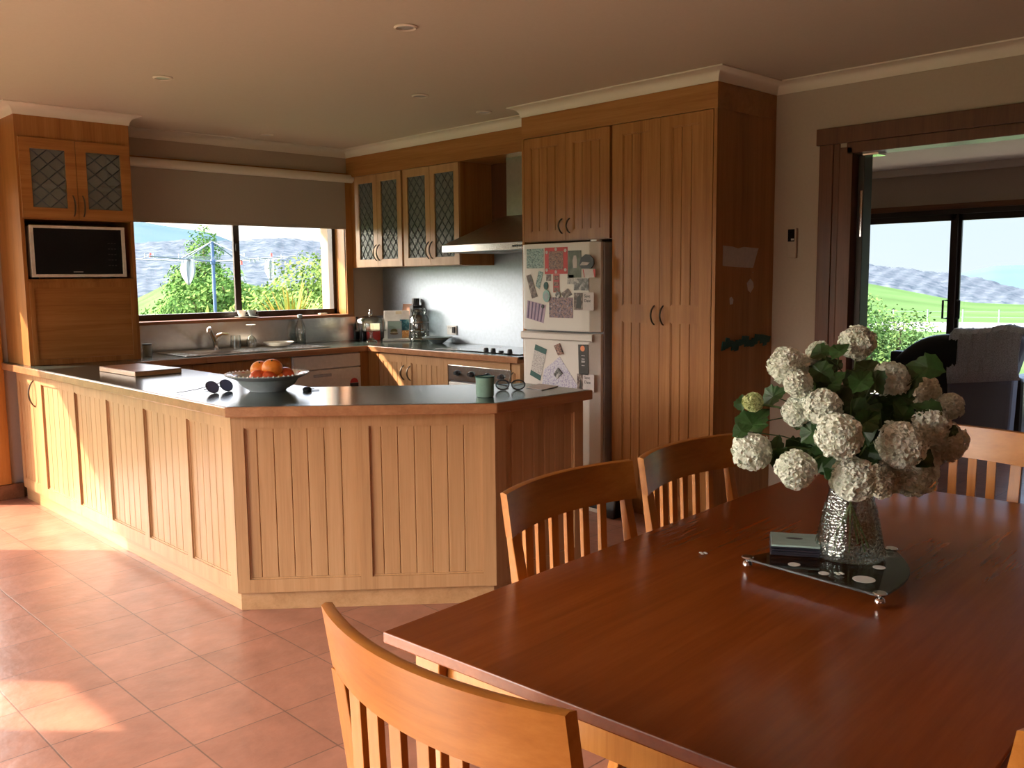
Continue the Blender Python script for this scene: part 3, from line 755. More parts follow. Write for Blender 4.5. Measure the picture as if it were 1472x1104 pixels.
t = card('photo_strip', [(4.186, 1.457), (4.149, 1.465), (4.084, 1.325), (4.136, 1.311)], 'ph_dark', 'leftmost slanting strip of booth photos on the fridge')
t = card('photo_strip', [(4.072, 1.487), (4.034, 1.476), (4.066, 1.371), (4.102, 1.392)], 'ph_blue', 'second slanting photo strip leaning the opposite way on the fridge', x=FXP-.0015)
t = card('round_ornament', disc(4.003, 1.328, .038, 24, .030), 'teal', 'teal round tag with small ring hanging on the fridge', 'magnet', x=FXP-.003, th=.004)
onto(t, disc(4.008, 1.392, .024, 20, .018), 'dark_teal', 'top_ring', d=.0, x=FXP-.003, th=.004); onto(t, disc(4.003, 1.328, .024, 20, .019), 'blue_glaze', 'centre', d=.0045, x=FXP-.003)
t = card('striped_card', [(4.177, 1.30), (4.012, 1.271), (4.035, 1.157), (4.189, 1.187)], 'card_purple', 'purple striped card tilted at the lower left of the freezer door', 'card')
for k in range(5):
    q = .10+k*.19
    def lp(a, b, s): return (a[0]+(b[0]-a[0])*s, a[1]+(b[1]-a[1])*s)
    A, B, Cc, D = (4.175, 1.297), (4.014, 1.269), (4.037, 1.160), (4.187, 1.190)
    onto(t, [lp(A, B, q-.04), lp(A, B, q+.03), lp(D, Cc, q+.03), lp(D, Cc, q-.04)], 'card_purple_dark', 'stripe')
onto(t, disc(4.038, 1.262, .012, 10), 'black_plastic', 'magnet_dot', d=.002, th=.004)
card('small_photo', rect(4.008, 1.4630, 3.967, 1.422), 'ph_dark', 'tiny dark photo tucked under the red bordered picture')
t = card('photo_strip', rect(3.948, 1.4635, 3.896, 1.351), 'card_red', 'upright red photo strip below the red bordered picture')
for k in range(3): onto(t, rect(3.943, 1.455-.037*k, 3.901, 1.428-.037*k), 'ph_people', 'frame_picture')
card('small_photo', [(3.882, 1.344), (3.823, 1.376), (3.786, 1.339), (3.851, 1.311)], 'ph_dark', 'dark photo tilted like a diamond above the group photo', x=FXP-.0015)
card('group_photo', rect(3.984, 1.321, 3.783, 1.194), 'ph_group', 'large group photo in purple and brown tones on the freezer door')
card('round_magnet', disc(3.905, 1.336, .021, 16), 'ph_bw', 'round dark magnet at the top edge of the group photo', 'magnet', x=FXP-.002, th=.004)
card('small_photo', rect(3.829, 1.459, 3.776, 1.402), 'ph_grey', 'small grey print below the dark green photo')
card('landscape_photo', rect(3.775, 1.436, 3.656, 1.364), 'ph_bw', 'black and white landscape photo on the right of the freezer door', x=FXP-.0005)
def savedate(y0, ym, y1, z0, z1, lab):
    t = card('date_card', rect(y0, z1, y1, z0), 'card_pale', lab, 'card')
    onto(t, rect(y0-.002, z1-.003, ym, z0+.003), 'ph_dark', 'picture')
    onto(t, [(y0-.018, z0+.012), (ym+.012, z0+.012), (ym+.014, z1-.035), (ym+.024, z1-.012), (y0-.03, z1-.03)], 'card_dark', 'dark_figure', d=.002)
    flat_text('Save', .026, (FXP-.0016, ym-.012, z1-.030), t, 'ink'); flat_text('Date', .026, (FXP-.0016, ym-.012, z1-.058), t, 'ink')
    return t
savedate(3.776, 3.702, 3.614, 1.243, 1.352, 'save the date card with dark photo on the freezer door')
# fridge door
t = card('calendar_card', [(4.107, 1.020), (4.006, .991), (4.066, .786), (4.159, .819)], 'ph_cal', 'long tilted calendar card with dark green ends on the lower fridge door', 'card')
onto(t, [(4.107, 1.020), (4.006, .991), (4.016, .957), (4.117, .985)], 'dark_teal', 'dark_end'); onto(t, [(4.150, .852), (4.058, .820), (4.066, .787), (4.159, .819)], 'dark_teal', 'dark_end')
card('photo_magnet', [(3.939, 1.018), (3.891, 1.036), (3.859, .970), (3.904, .959)], 'ph_people', 'small tilted photo magnet holding the top of the white letter', 'magnet', x=FXP-.003, th=.006)
card('letter_sheet', [(4.053, .740), (4.034, .859), (3.895, .951), (3.744, .779), (3.78, .74)], 'ph_write', 'white handwritten letter hanging at an angle on the lower fridge door', 'paper', x=FXP-.0008)
card('photo_magnet', [(3.943, .839), (3.904, .881), (3.866, .848), (3.914, .810)], 'ph_bw', 'diamond-turned grey magnet in the middle of the white letter', 'magnet', x=FXP-.003, th=.006)
t = card('black_card', [(3.741, 1.034), (3.662, 1.037), (3.657, .850), (3.736, .853)], 'card_dark', 'tall black card with an orange dot on the lower fridge door', 'card')
onto(t, disc(3.704, 1.011, .018, 20), 'orange_ink', 'orange_dot')
mb = MB()
for z, w in ((.965, .014), (.945, .012), (.932, .015), (.925, .014), (.905, .012)): mb.sheet([(FXP-.0013, 3.70+w, z), (FXP-.0013, 3.70-w, z), (FXP-.0013, 3.70-w, z+.004), (FXP-.0013, 3.70+w, z+.004)], (-.0004, 0, 0))
mb.build('text_lines', 'card_pale', t)
savedate(3.750, 3.702, 3.612, .752, .856, 'save the date card at the lower right of the fridge door beside the letter')
# ---- things on the pantry end panel
YP = 2.8375
def pcard(name, pts, mat, lab, cat, th=.002):
    cx = sum(p[0] for p in pts)/len(pts); cz = sum(p[1] for p in pts)/len(pts)
    t = thing(name, (cx, YP, cz), lab, cat); MB().sheet([(a, YP, b) for a, b in pts], (0, -th, 0)).build('sheet', mat, t); return t
t = pcard('paper_note', [(4.351, 1.608), (4.45, 1.603), (4.50, 1.594), (4.56, 1.604), (4.715, 1.598), (4.66, 1.487), (4.50, 1.49), (4.352, 1.497)], 'paper_note', 'torn pale paper note on the dark pantry end panel', 'paper')
pcard('paper_scrap', [(4.60, 1.40), (4.635, 1.425), (4.665, 1.405), (4.672, 1.375), (4.64, 1.345), (4.612, 1.36)], 'paper_note', 'larger round paper scrap below the note on the end panel', 'paper')
pcard('paper_scrap', [(4.425, 1.32), (4.445, 1.325), (4.462, 1.31), (4.458, 1.285), (4.43, 1.283)], 'paper_note', 'smaller round paper scrap left of the larger one on the end panel', 'paper')
t = thing('push_pin', (4.655, YP, 1.46), 'tiny bright pin below the torn note on the end panel', 'pin'); MB().ball((4.655, YP-.004, 1.46), .004, 6).build('head', 'chrome', t)
t = thing('green_garland', (4.57, YP-.01, 1.07), 'dark green ribbon garland strung across the pantry end panel', 'garland')
mb = MB()
for k in range(15):
    a = 4.345+k*.0335; z = 1.055+.012*math.sin(k*1.3)+.0015*k; h = .045+.012*math.sin(k*2.1)
    mb.sheet([(a, YP-.001, z-h*.6), (a+.034, YP-.004, z-h*.5), (a+.034, YP-.012, z+h*.5), (a, YP-.010, z+h*.6)], (0, -.004, 0))
mb.build('ribbon', 'dark_teal', t)
# AC remote holder
t = thing('wall_remote', (EX, 2.71, 1.62), 'small air conditioner remote in a wall holder beside the living room opening', 'remote control')
MB().box(EX-.024, EX-.001, 2.682, 2.735, 1.54, 1.712).build('body', 'wall_paint', t, bevel=.004)
MB().box(EX-.026, EX-.024, 2.692, 2.733, 1.635, 1.705).build('screen', 'black_gloss', t)
MB().box(EX-.028, EX-.025, 2.694, 2.712, 1.642, 1.652).build('button', 'silver_plastic', t)
# outlet
t = thing('power_outlet', (EX-.01, 5.77, 1.03), 'white double power outlet on the steel splashback', 'power outlet')
MB().box(EX-.018, EX-.009, 5.70, 5.82, .985, 1.06).build('plate', 'white_plastic', t, bevel=.002)
MB().box(EX-.030, EX-.018, 5.715, 5.745, 1.0, 1.05).build('plug', 'black_plastic', t, bevel=.003)
MB().box(EX-.021, EX-.018, 5.765, 5.775, 1.035, 1.05).box(EX-.021, EX-.018, 5.79, 5.80, 1.035, 1.05).build('switches', 'silver_plastic', t)
#PART2
# ================================================================ things on the benches
# sink
t = thing('kitchen_sink', (3.3, 6.35, HT), 'stainless steel sink with two drainboards under the window', 'sink')
mb = MB(); z0, z1 = HT+.0008, HT+.006
mb.box(2.76, SB[0]+.004, 6.12, 6.60, z0, z1); mb.box(SB[1]-.004, 3.93, 6.12, 6.60, z0, z1)
mb.box(SB[0]+.004, SB[1]-.004, 6.12, SB[2]+.004, z0, z1); mb.box(SB[0]+.004, SB[1]-.004, SB[3]-.004, 6.60, z0, z1)
for k in range(6):
    mb.box(2.78, 2.85, 6.19+k*.06, 6.20+k*.06, z1, z1+.003); mb.box(3.30, 3.88, 6.19+k*.06, 6.20+k*.06, z1, z1+.003)
mb.box(2.76, 3.93, 6.12, 6.127, z1, z1+.004); mb.box(2.76, 3.93, 6.593, 6.60, z1, z1+.004)
mb.build('drainboard', 'stainless', t, bevel=.001)
mb = MB()
a = [(SB[0]+.004, SB[2]+.004), (SB[1]-.004, SB[2]+.004), (SB[1]-.004, SB[3]-.004), (SB[0]+.004, SB[3]-.004)]
mb.loft([[(x, y, z1) for x, y in a], [(x*.94+3.05*.06, y*.94+6.34*.06, HT-.16) for x, y in a]], caps=False)
mb.add([(x*.94+3.05*.06, y*.94+6.34*.06, HT-.16) for x, y in a], [(0, 1, 2, 3)])
mb.build('bowl', 'stainless', t)
t = thing('mixer_tap', (3.20, 6.57, HT+.006), 'chrome mixer tap with raised spout behind the sink', 'tap')
TX = -.16
mb = MB(); mb.lathe([(.026, 0), (.026, .006), (.020, .010), (.019, .055), (.022, .06), (.022, .085), (.012, .10), (.001, .102)], (3.20, 6.565, HT+.007), 20)
mb.build('body', 'chrome', t, smooth=True)
MB().tube([(3.195, 6.55, HT+.045), (3.14, 6.48, HT+.105), (3.085, 6.41, HT+.165), (3.065, 6.38, HT+.178), (3.05, 6.36, HT+.172), (3.045, 6.355, HT+.15)], [.015, .014, .013, .014, .014, .013], 10).build('spout', 'chrome', t, smooth=True)
MB().tube([(3.20, 6.565, HT+.105), (3.24, 6.54, HT+.125), (3.28, 6.51, HT+.12)], [.013, .010, .007], 8).build('lever', 'chrome', t, smooth=True)
t = thing('upturned_tumbler', (3.33, 6.50, HT+.009), 'clear upturned drinking glass draining just right of the tap', 'glass')
MB().lathe([(.040, 0), (.036, .10), (.001, .101)], (3.33, 6.50, HT+.0095), 24, caps=False).build('bowl', 'clear_glass', t, smooth=True)
t = thing('upturned_wine_glass', (3.44, 6.46, HT+.009), 'clear upturned wine glass draining on the sink', 'glass')
c = (3.44, 6.46, HT+.0095)
MB().lathe([(.030, 0), (.037, .03), (.036, .06), (.024, .085), (.005, .10)], c, 24, caps=False).build('bowl', 'clear_glass', t, smooth=True)
MB().lathe([(.005, .10), (.0035, .12), (.0035, .165), (.008, .172)], c, 12).build('stem', 'clear_glass', t, smooth=True)
MB().lathe([(.008, .172), (.036, .176), (.036, .179), (.001, .180)], c, 24).build('foot', 'white_plastic', t, smooth=True)
t = thing('serving_dish', (3.65, 6.42, HT+.01), 'pale curved dish drying beside the water bottle', 'dish')
MB().lathe([(.001, .004), (.05, .004), (.085, .014), (.115, .034), (.118, .036), (.086, .010), (.05, .0), (.001, 0)], (3.65, 6.42, HT+.0105), 32).build('dish', 'white_glaze', t, smooth=True)
t = thing('water_bottle', (3.985, 6.65, HT), 'clear glass water bottle standing against the steel splashback', 'bottle')
c = (3.985, 6.65, HT+.001)
MB().lathe([(.001, 0), (.038, 0), (.042, .006), (.041, .09), (.043, .10), (.040, .14), (.022, .19), (.018, .205), (.019, .22)], c, 24, caps=False).build('glass', 'clear_glass', t, smooth=True)
MB().lathe([(.020, .215), (.021, .24), (.001, .242)], c, 16).build('cap', 'blue_glaze', t, smooth=True)
MB().lathe([(.001, .004), (.037, .004), (.037, .085), (.001, .086)], c, 20).build('water', 'clear_glass', t, smooth=True)
t = thing('dark_tumbler', (2.60, 6.46, HT), 'dark blue-grey tumbler beside the tower cabinet', 'cup')
MB().lathe([(.001, 0), (.030, 0), (.033, .08), (.030, .08), (.027, .01), (.001, .01)], (2.615, 6.42, HT+.001), 20).build('body', 'blue_glaze', t, smooth=True)
MB().lathe([(.034, .078), (.034, .088), (.001, .09)], (2.615, 6.42, HT+.001), 20).build('lid', 'black_plastic', t, smooth=True)
# on the window sill
for i, (x, m, lab) in enumerate([(3.53, 'white_glaze', 'white tea cup on the window sill, left one of the pair'), (3.62, 'blue_glaze', 'pale blue tea cup on the window sill, right one of the pair')]):
    t = thing('tea_cup', (x, 6.77, 1.151), lab, 'cup', 'cups on the window sill')
    MB().lathe([(.001, .004), (.022, .004), (.032, .03), (.038, .052), (.035, .052), (.028, .03), (.019, .008), (.001, .008)], (x, 6.77, 1.157), 20).build('cup_body', m, t, smooth=True)
    MB().tube([(x+.03, 6.77, 1.197), (x+.05, 6.765, 1.195), (x+.05, 6.765, 1.175), (x+.028, 6.77, 1.17)], .003, 6).build('cup_handle', m, t, smooth=True)
t = tag(MB().lathe([(.001, 0), (.06, 0), (.095, .006), (.095, .009), (.06, .004), (.001, .004)], (3.575, 6.77, 1.151), 28).build('saucer_tray', 'white_glaze', smooth=True), 'shallow white dish under the two cups on the sill', 'dish')
t = tag(MB().box(4.24, 4.31, 6.74, 6.78, 1.151, 1.163).build('soap_bar', 'cream_glaze', bevel=.005), 'small pale soap bar at the right of the window sill', 'soap')
# cake stand with dome
t = thing('cake_stand', (4.50, 6.38, HT), 'footed glass cake stand with domed lid in the bench corner', 'cake stand')
c = (4.50, 6.38, HT+.001)
MB().lathe([(.001, 0), (.052, 0), (.050, .008), (.018, .03), (.011, .06), (.016, .082), (.10, .092), (.13, .094), (.13, .100), (.001, .100)], c, 32).build('stand', 'clear_glass', t, smooth=True)
MB().lathe([(.118, .101), (.121, .16), (.113, .19), (.085, .21), (.04, .219), (.012, .221)], c, 32, caps=False).build('dome', 'clear_glass', t, smooth=True)
mb = MB(); mb.ball((c[0], c[1], c[2]+.238), .018, 8); mb.ball((c[0], c[1], c[2]+.264), .012, 8); mb.build('knob', 'chrome', t, smooth=True)
t = thing('cake_wedge', (4.54, 6.37, HT+.102), 'pale yellow wedge of cake under the glass dome', 'cake')
MB().prism([(4.515, 6.41), (4.59, 6.37), (4.54, 6.31)], HT+.1025, HT+.155).build('sponge', 'cream_glaze', t, bevel=.003)
# easel with two books
ef = Fr(4.62, 6.36, .78, -.62, -.62, -.78)
t = thing('cookbook_easel', (4.72, 6.27, HT), 'white cookbook stand holding two books on the corner bench', 'book stand')
mb = MB(); up = Vector((0, 0, 1)); back_ = -ef.n*.30+up; back_.normalize()
def lean(u0, u1, h0, h1, off, th):
    o = ef.p(u0, HT+.022, 0)+ef.n*off+back_*h0
    return (o, ef.u*(u1-u0), back_*(h1-h0), back_.cross(ef.u).normalized()*th)
mb.obox(*lean(0, .235, 0, .245, -.014, .006)); mb.build('back_rest', 'white_plastic', t, bevel=.002)
mb = MB(); mb.obox(ef.p(-.01, HT+.001, -.05), ef.u*.255, ef.n*.12, up*.02); mb.build('ledge', 'white_plastic', t, bevel=.003)
photo('cake_art', [(.62, .70, .72), (.45, .55, .6), (.2, .14, .10)], 25)
photo('sea_art', [(.02, .10, .16), (.05, .25, .33), (.35, .55, .58)], 18)
photo('food_art', [(.55, .25, .06), (.35, .16, .05), (.65, .45, .2)], 60)
t2 = thing('cookbook', ef.p(.08, HT+.025, 0), 'pale blue cookbook with a burger on its cover, front book on the stand', 'book', 'books on the stand')
mb = MB(); mb.obox(*lean(.03, .15, 0, .155, -.001, .012)); mb.build('cover', 'cloth_white', t2)
mb = MB(); mb.obox(*lean(.036, .144, .085, .15, .0135, .0006)); mb.build('cover_art', 'coaster_top', t2)
def wdisc(uc, hc, ru, rh, mat, par, n=14):
    o = ef.p(0, HT+.022, 0)+ef.n*.0155; pts = [o+ef.u*(uc+ru*math.cos(2*PI*k/n))+back_*(hc+rh*math.sin(2*PI*k/n)) for k in range(n)]
    return MB().sheet(pts, ef.n*.0008).build('burger_print', mat, par)
wdisc(.085, .066, .030, .020, 'stem_end', t2); wdisc(.085, .045, .034, .012, 'bark', t2); wdisc(.085, .055, .032, .006, 'cream_glaze', t2)
t2 = thing('cookbook', ef.p(.18, HT+.025, 0), 'teal and brown cookbook partly behind the pale blue one', 'book', 'books on the stand')
mb = MB(); mb.obox(*lean(.135, .228, 0, .165, -.009, .008)); mb.build('cover', 'sea_art', t2)
mb = MB(); mb.obox(*lean(.152, .226, .004, .07, -.0005, .0008)); mb.build('food_picture', 'food_art', t2)
mb = MB(); mb.obox(*lean(.10, .15, .215, .24, -.0075, .0008)); mb.build('yellow_sticker', 'cream_glaze', t)
# big jar
t = thing('glass_storage_jar', (4.78, 6.06, HT), 'tall wide-mouthed glass jar with embossed sides beside the book stand', 'jar')
c = (4.775, 6.07, HT+.001)
MB().lathe([(.001, 0), (.075, 0), (.082, .01), (.082, .19), (.070, .215), (.060, .225), (.062, .235), (.066, .24), (.066, .258), (.060, .262)], c, 28, caps=False).build('jar_body', 'clear_glass', t, smooth=True)
MB().lathe([(.067, .255), (.069, .272), (.055, .28), (.001, .282)], c, 28).build('lid', 'clear_glass', t, smooth=True)
mb = MB()
for k in range(3):
    mb.lathe([(.0835, .02+.07*k), (.086, .024+.07*k), (.0835, .028+.07*k)], c, 28, caps=False)
mb.tube([(c[0]-.07, c[1]-.05, c[2]+.24), (c[0]-.09, c[1]-.055, c[2]+.2), (c[0]-.075, c[1]-.05, c[2]+.17)], .004, 6)
mb.build('wire_clasp', 'chrome', t, smooth=True)
t = thing('wooden_paddle_board', (4.84, 6.36, HT), 'brown wooden board leaning on the splashback behind the jar', 'chopping board')
mb = MB(); mb.obox((4.80, 6.22, HT+.002), (0, .17, 0), (.05, 0, .31), (.014, 0, -.002)); mb.build('board', 'board_top', t, bevel=.003)
t = thing('knife_block', (4.80, 6.20, HT), 'black knife block behind the glass jar', 'knife block')
mb = MB(); mb.obox((4.76, 6.155, HT+.001), (0, .05, 0), (.10, 0, 0), (.02, 0, .30)); mb.build('block', 'black_plastic', t, bevel=.004)
mb = MB()
for k in range(3): mb.obox((4.79+.025*k, 6.165, HT+.302), (0, .03, 0), (.014, 0, 0), (.006, 0, .06))
mb.build('knife_handles', 'black_plastic', t, bevel=.003)
t = thing('red_canister', (4.66, 6.58, HT), 'dark red canister in the shadowed corner behind the cake stand', 'canister')
MB().lathe([(.001, 0), (.06, 0), (.06, .12), (.001, .12)], (4.66, 6.57, HT+.001), 20).build('body', 'card_red', t, smooth=True)
MB().lathe([(.062, .12), (.062, .14), (.001, .142)], (4.66, 6.57, HT+.001), 20).build('lid', 'black_plastic', t, smooth=True)
t = thing('dark_bottle', (4.60, 6.66, HT), 'dark bottle in the corner beside the window architrave', 'bottle')
MB().lathe([(.001, 0), (.035, 0), (.036, .12), (.014, .16), (.013, .20), (.001, .201)], (4.62, 6.665, HT+.001), 18).build('body', 'black_gloss', t, smooth=True)
t = thing('side_bowl', (4.74, 5.80, HT), 'small patterned pottery bowl below the power outlet', 'bowl')
c = (4.73, 5.78, HT+.001)
MB().lathe([(.001, 0), (.045, 0), (.06, .012), (.10, .042), (.125, .05), (.125, .054), (.095, .05), (.05, .018), (.001, .012)], c, 32).build('bowl_body', 'blue_glaze', t, smooth=True)
MB().lathe([(.1005, .0425), (.124, .0495), (.108, .0455), (.075, .026), (.0645, .0165)], c, 32, caps=False).build('painted_band', 'cream_glaze', t, smooth=True)
# hob
t = thing('ceramic_hob', (4.58, 4.90, HT), 'black glass ceramic hob with four knobs under the range hood', 'hob')
MB().box(4.33, 4.83, 4.42, 5.32, HT+.001, HT+.007).build('glass_top', 'black_gloss', t, bevel=.002)
mb = MB()
for y, x, r in ((4.62, 4.70, .09), (5.10, 4.70, .08), (5.05, 4.46, .09)): mb.lathe([(r, .0075), (r+.002, .0078), (r-.002, .0078)], (x, y, HT), 36, caps=False)
mb.build('ring_marks', 'silver_plastic', t)
for i, (x, y) in enumerate(((4.40, 4.83), (4.40, 4.755), (4.40, 4.675), (4.40, 4.585))):
    k_ = MB().lathe([(.019, 0), (.019, .006), (.015, .022 if i != 2 else .008), (.001, .024 if i != 2 else .009)], (x, y, HT+.0075), 16).build('knob', 'black_plastic', t, smooth=True)
# things in the cupboards
def cupthing(name, loc, lab, cat, prof, mat, g=None, n=18, axis='z'):
    t = thing(name, loc, lab, cat, g); MB().lathe(prof, loc, n, axis).build('body', mat, t, smooth=True); return t
t = thing('serving_plate', (4.86, 5.43, 2.06), 'large round brown plate standing behind the right leadlight door', 'plate')
MB().lathe([(.001, 0), (.09, -.004), (.13, -.018), (.13, -.022), (.09, -.010), (.001, -.006)], (4.868, 5.43, 2.066), 36, 'x').build('plate', 'board_top', t, smooth=True)
mug = [(.001, 0), (.035, 0), (.042, .04), (.038, .085), (.034, .085), (.036, .04), (.001, .01)]
for i, (y, lab) in enumerate([(5.75, 'white jug behind the third leadlight door, upper shelf'), (5.32, 'white cup on the upper shelf in front of the brown plate'), (5.66, 'small white cup beside the jug on the upper shelf')]):
    cupthing('cupboard_cup', (4.66, y, 1.934), lab, 'cup', [(r, h*(1.2 if i == 0 else .9)) for r, h in mug], 'white_glaze', 'crockery behind the leadlight')
for i, (y, lab) in enumerate([(6.48, 'clear glass at the far left on the lower cupboard shelf'), (6.40, 'clear glass second from the left on the lower cupboard shelf'), (6.15, 'clear glass behind the second leadlight door, bottom shelf'), (6.06, 'clear glass beside the second leadlight door edge, bottom shelf'), (5.72, 'clear glass behind the third leadlight door, bottom shelf'), (5.45, 'clear glass behind the fourth leadlight door, left, bottom shelf'), (5.36, 'clear glass behind the fourth leadlight door, right, bottom shelf')]):
    cupthing('cupboard_glass', (4.64+.03*(i % 2), y, 1.564), lab, 'glass', [(.001, 0), (.028, 0), (.034, .11), (.032, .11), (.026, .006), (.001, .006)], 'clear_glass', 'glasses on the bottom cupboard shelf')
for i, (y, n) in enumerate([(6.44, 'left'), (6.12, 'right')]):
    cupthing('plate_stack', (4.70, y, 1.934), 'stack of blue-grey plates on the upper shelf, %s one of the corner cupboard' % n, 'plates', [(.001, 0), (.09, 0), (.11, .01), (.11, .05), (.001, .04)], 'blue_glaze', 'plate stacks')
cupthing('tower_bowl', (2.33, 6.42, 1.859), 'dark bowl behind the right leadlight door of the tower', 'bowl', [(.001, 0), (.05, 0), (.09, .05), (.085, .05), (.045, .01), (.001, .01)], 'stem_end')
# ---- on the peninsula
t = thing('chopping_board', (2.1, 5.3, HT), 'thick wooden chopping board lying on the peninsula', 'chopping board')
mb = MB(); q = [(1.976, 5.565), (1.986, 5.06), (2.262, 5.085), (2.215, 5.585)]
mb.prism(q, HT+.001, HT+.0245).build('board', 'pale_oak_x', t, bevel=.002)  # lit side painted as paler wood under the dark top
MB().prism(q, HT+.0248, HT+.029).build('top_face', 'board_top', t, bevel=.001, label='dark top face, the lit sides painted paler')
t = thing('fruit_bowl', (2.16, 3.92, HT), 'wide pottery bowl with beaded painted rim holding oranges', 'bowl')
BC = (2.165, 3.925, HT+.001)
MB().lathe([(.001, 0), (.085, 0), (.09, .008), (.125, .028), (.145, .058), (.193, .078), (.194, .082), (.150, .070), (.13, .055), (.09, .022), (.001, .016)], BC, 48).build('bowl_body', 'bowl_glaze', t, smooth=True)
MB().lathe([(.151, .0712), (.19, .0822), (.188, .0812), (.152, .0706)], BC, 48, caps=False).build('rim_glaze', 'cream_glaze', t, smooth=True)
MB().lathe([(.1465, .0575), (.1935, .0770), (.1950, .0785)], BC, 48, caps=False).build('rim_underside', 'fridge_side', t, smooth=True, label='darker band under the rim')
mb = MB()
for k in range(52):
    a = 2*PI*k/52; mb.ball((BC[0]+.193*math.cos(a), BC[1]+.193*math.sin(a), BC[2]+.0825), .0050, 4)
mb.build('beaded_rim', 'white_glaze', t, smooth=True)
mb = MB()
for k in range(14):
    a = 2*PI*k/14; cc = (BC[0]+.170*math.cos(a), BC[1]+.170*math.sin(a), BC[2]+.0785)
    mb.lathe([(.001, .0005), (.009, .0), (.009, -.001)], cc, 10)
mb.build('painted_motifs', 'card_red', t)
for i, (x, y, z, r, m, lab) in enumerate([(2.170, 3.885, .108, .049, 'orange_skin', 'large bright orange on top, nearest in the bowl'), (2.150, 3.965, .098, .046, 'orange_skin', 'orange partly hidden behind the top one'),
        (2.10, 3.895, .066, .042, 'red_skin', 'red fruit at the left of the bowl'), (2.135, 3.862, .066, .038, 'red_skin', 'red-orange fruit low at the front left of the bowl'), (2.235, 3.878, .070, .042, 'red_skin', 'reddish fruit at the right of the bowl'),
        (2.192, 3.868, .060, .030, 'orange_skin', 'small mandarin low at the front of the bowl')]):
    t = thing('orange' if m == 'orange_skin' else 'red_fruit', (x, y, BC[2]+z), lab, 'fruit', 'fruit in the bowl')
    MB().ball((x, y, BC[2]+z), r, 12, (1, 1, .92)).build('skin', m, t, smooth=True)
    if i < 2: MB().ball((x-.014, y-.022, BC[2]+z+r*.80), .0045, 5).build('stem_end', 'stem_end', t)
# sunglasses
t = thing('sunglasses', (1.99, 4.05, HT), 'dark sunglasses lying open on the peninsula left of the bowl', 'sunglasses')
sf = Fr(1.905, 4.03, .76, .18, .18, -.76)
def lens(F, uc, zc, ru, rz, th, mat, nm, par, tilt=.25):
    pts = [F.p(uc+ru*math.cos(2*PI*k/20), zc+rz*math.sin(2*PI*k/20)*(1.0 if math.sin(2*PI*k/20) < 0 else .85), -tilt*(rz*math.sin(2*PI*k/20))) for k in range(20)]
    return MB().sheet(pts, F.n*th).build(nm, mat, par)
def rim(F, uc, zc, ru, rz, r, mat, par, tilt=.25):
    pts = [F.p(uc+ru*math.cos(2*PI*k/20), zc+rz*math.sin(2*PI*k/20)*(1.0 if math.sin(2*PI*k/20) < 0 else .85), -tilt*(rz*math.sin(2*PI*k/20))) for k in range(21)]
    return MB().tube(pts, r, 6, caps=False).build('rim', mat, par, smooth=True)
for uc in (.036, .118):
    lens(sf, uc, HT+.030, .034, .027, .0015, 'lens', 'lens', t, .55); rim(sf, uc, HT+.030, .035, .028, .0022, 'black_plastic', t, .55)
MB().tube([sf.p(.066, HT+.04, .0), sf.p(.0775, HT+.045, .004), sf.p(.089, HT+.04, .0)], .002, 6).build('bridge', 'black_plastic', t)
MB().tube([sf.p(.008, HT+.034, 0), sf.p(-.01, HT+.02, -.05), sf.p(-.055, HT+.008, -.11), sf.p(-.06, HT+.004, -.135)], .002, 6).build('temple', 'black_plastic', t)
MB().tube([sf.p(.147, HT+.034, 0), sf.p(.145, HT+.02, -.05), sf.p(.11, HT+.008, -.11), sf.p(.09, HT+.004, -.13)], .002, 6).build('temple', 'black_plastic', t)
t = thing('key_bunch', (2.28, 3.76, HT), 'dark bunch of keys beside the fruit bowl', 'keys')
mb = MB(); kx, ky = 2.285, 3.755
for k, a in enumerate((-.3, .5, 1.3)):
    mb.obox((kx, ky, HT+.0015+.004*k), (.05*math.cos(a), .05*math.sin(a), 0), (-.012*math.sin(a), .012*math.cos(a), 0), (0, 0, .0025))
mb.build('keys', 'bronze', t)
MB().lathe([(.001, 0), (.020, 0), (.022, .012), (.012, .020), (.001, .021)], (kx-.01, ky, HT+.001), 14).build('fob', 'black_plastic', t, smooth=True)
# enamel mug
t = thing('enamel_mug', (2.69, 2.98, HT), 'green enamel mug standing near the peninsula corner', 'mug')
c = (2.70, 2.975, HT+.001)
MB().lathe([(.001, 0), (.036, 0), (.040, .006), (.041, .085), (.0435, .088), (.0385, .088), (.038, .008), (.001, .005)], c, 32).build('mug_body', 'green_enamel', t, smooth=True)
MB().lathe([(.0432, .086), (.0445, .090), (.0400, .092), (.0386, .088)], c, 32, caps=False).build('rim', 'dark_teal', t, smooth=True)
MB().tube([(c[0]+.03, c[1]+.028, c[2]+.07), (c[0]+.055, c[1]+.045, c[2]+.065), (c[0]+.055, c[1]+.045, c[2]+.03), (c[0]+.03, c[1]+.028, c[2]+.02)], .004, 6).build('mug_handle', 'green_enamel', t, smooth=True)
t = thing('reading_glasses', (2.90, 3.07, HT), 'black-rimmed reading glasses behind the green mug', 'glasses')
gf = Fr(2.892, 3.118, .70, -.72, -.72, -.70)
for uc in (.036, .110):
    lens(gf, uc, HT+.027, .030, .023, .001, 'clear_glass', 'lens', t, 0); rim(gf, uc, HT+.027, .031, .024, .0035, 'black_plastic', t, 0)
MB().tube([gf.p(.066, HT+.032, 0), gf.p(.073, HT+.036, .002), gf.p(.080, HT+.032, 0)], .003, 6).build('bridge', 'black_plastic', t)
for a, b in ((.004, .06), (.142, .08)): MB().tube([gf.p(a, HT+.030, 0), gf.p(a, HT+.026, -.04), gf.p(b, HT+.005, -.11)], .0028, 6).build('temple', 'black_plastic', t)
t = thing('envelope', (3.13, 3.04, HT), 'flat white envelope on the end of the peninsula', 'envelope')
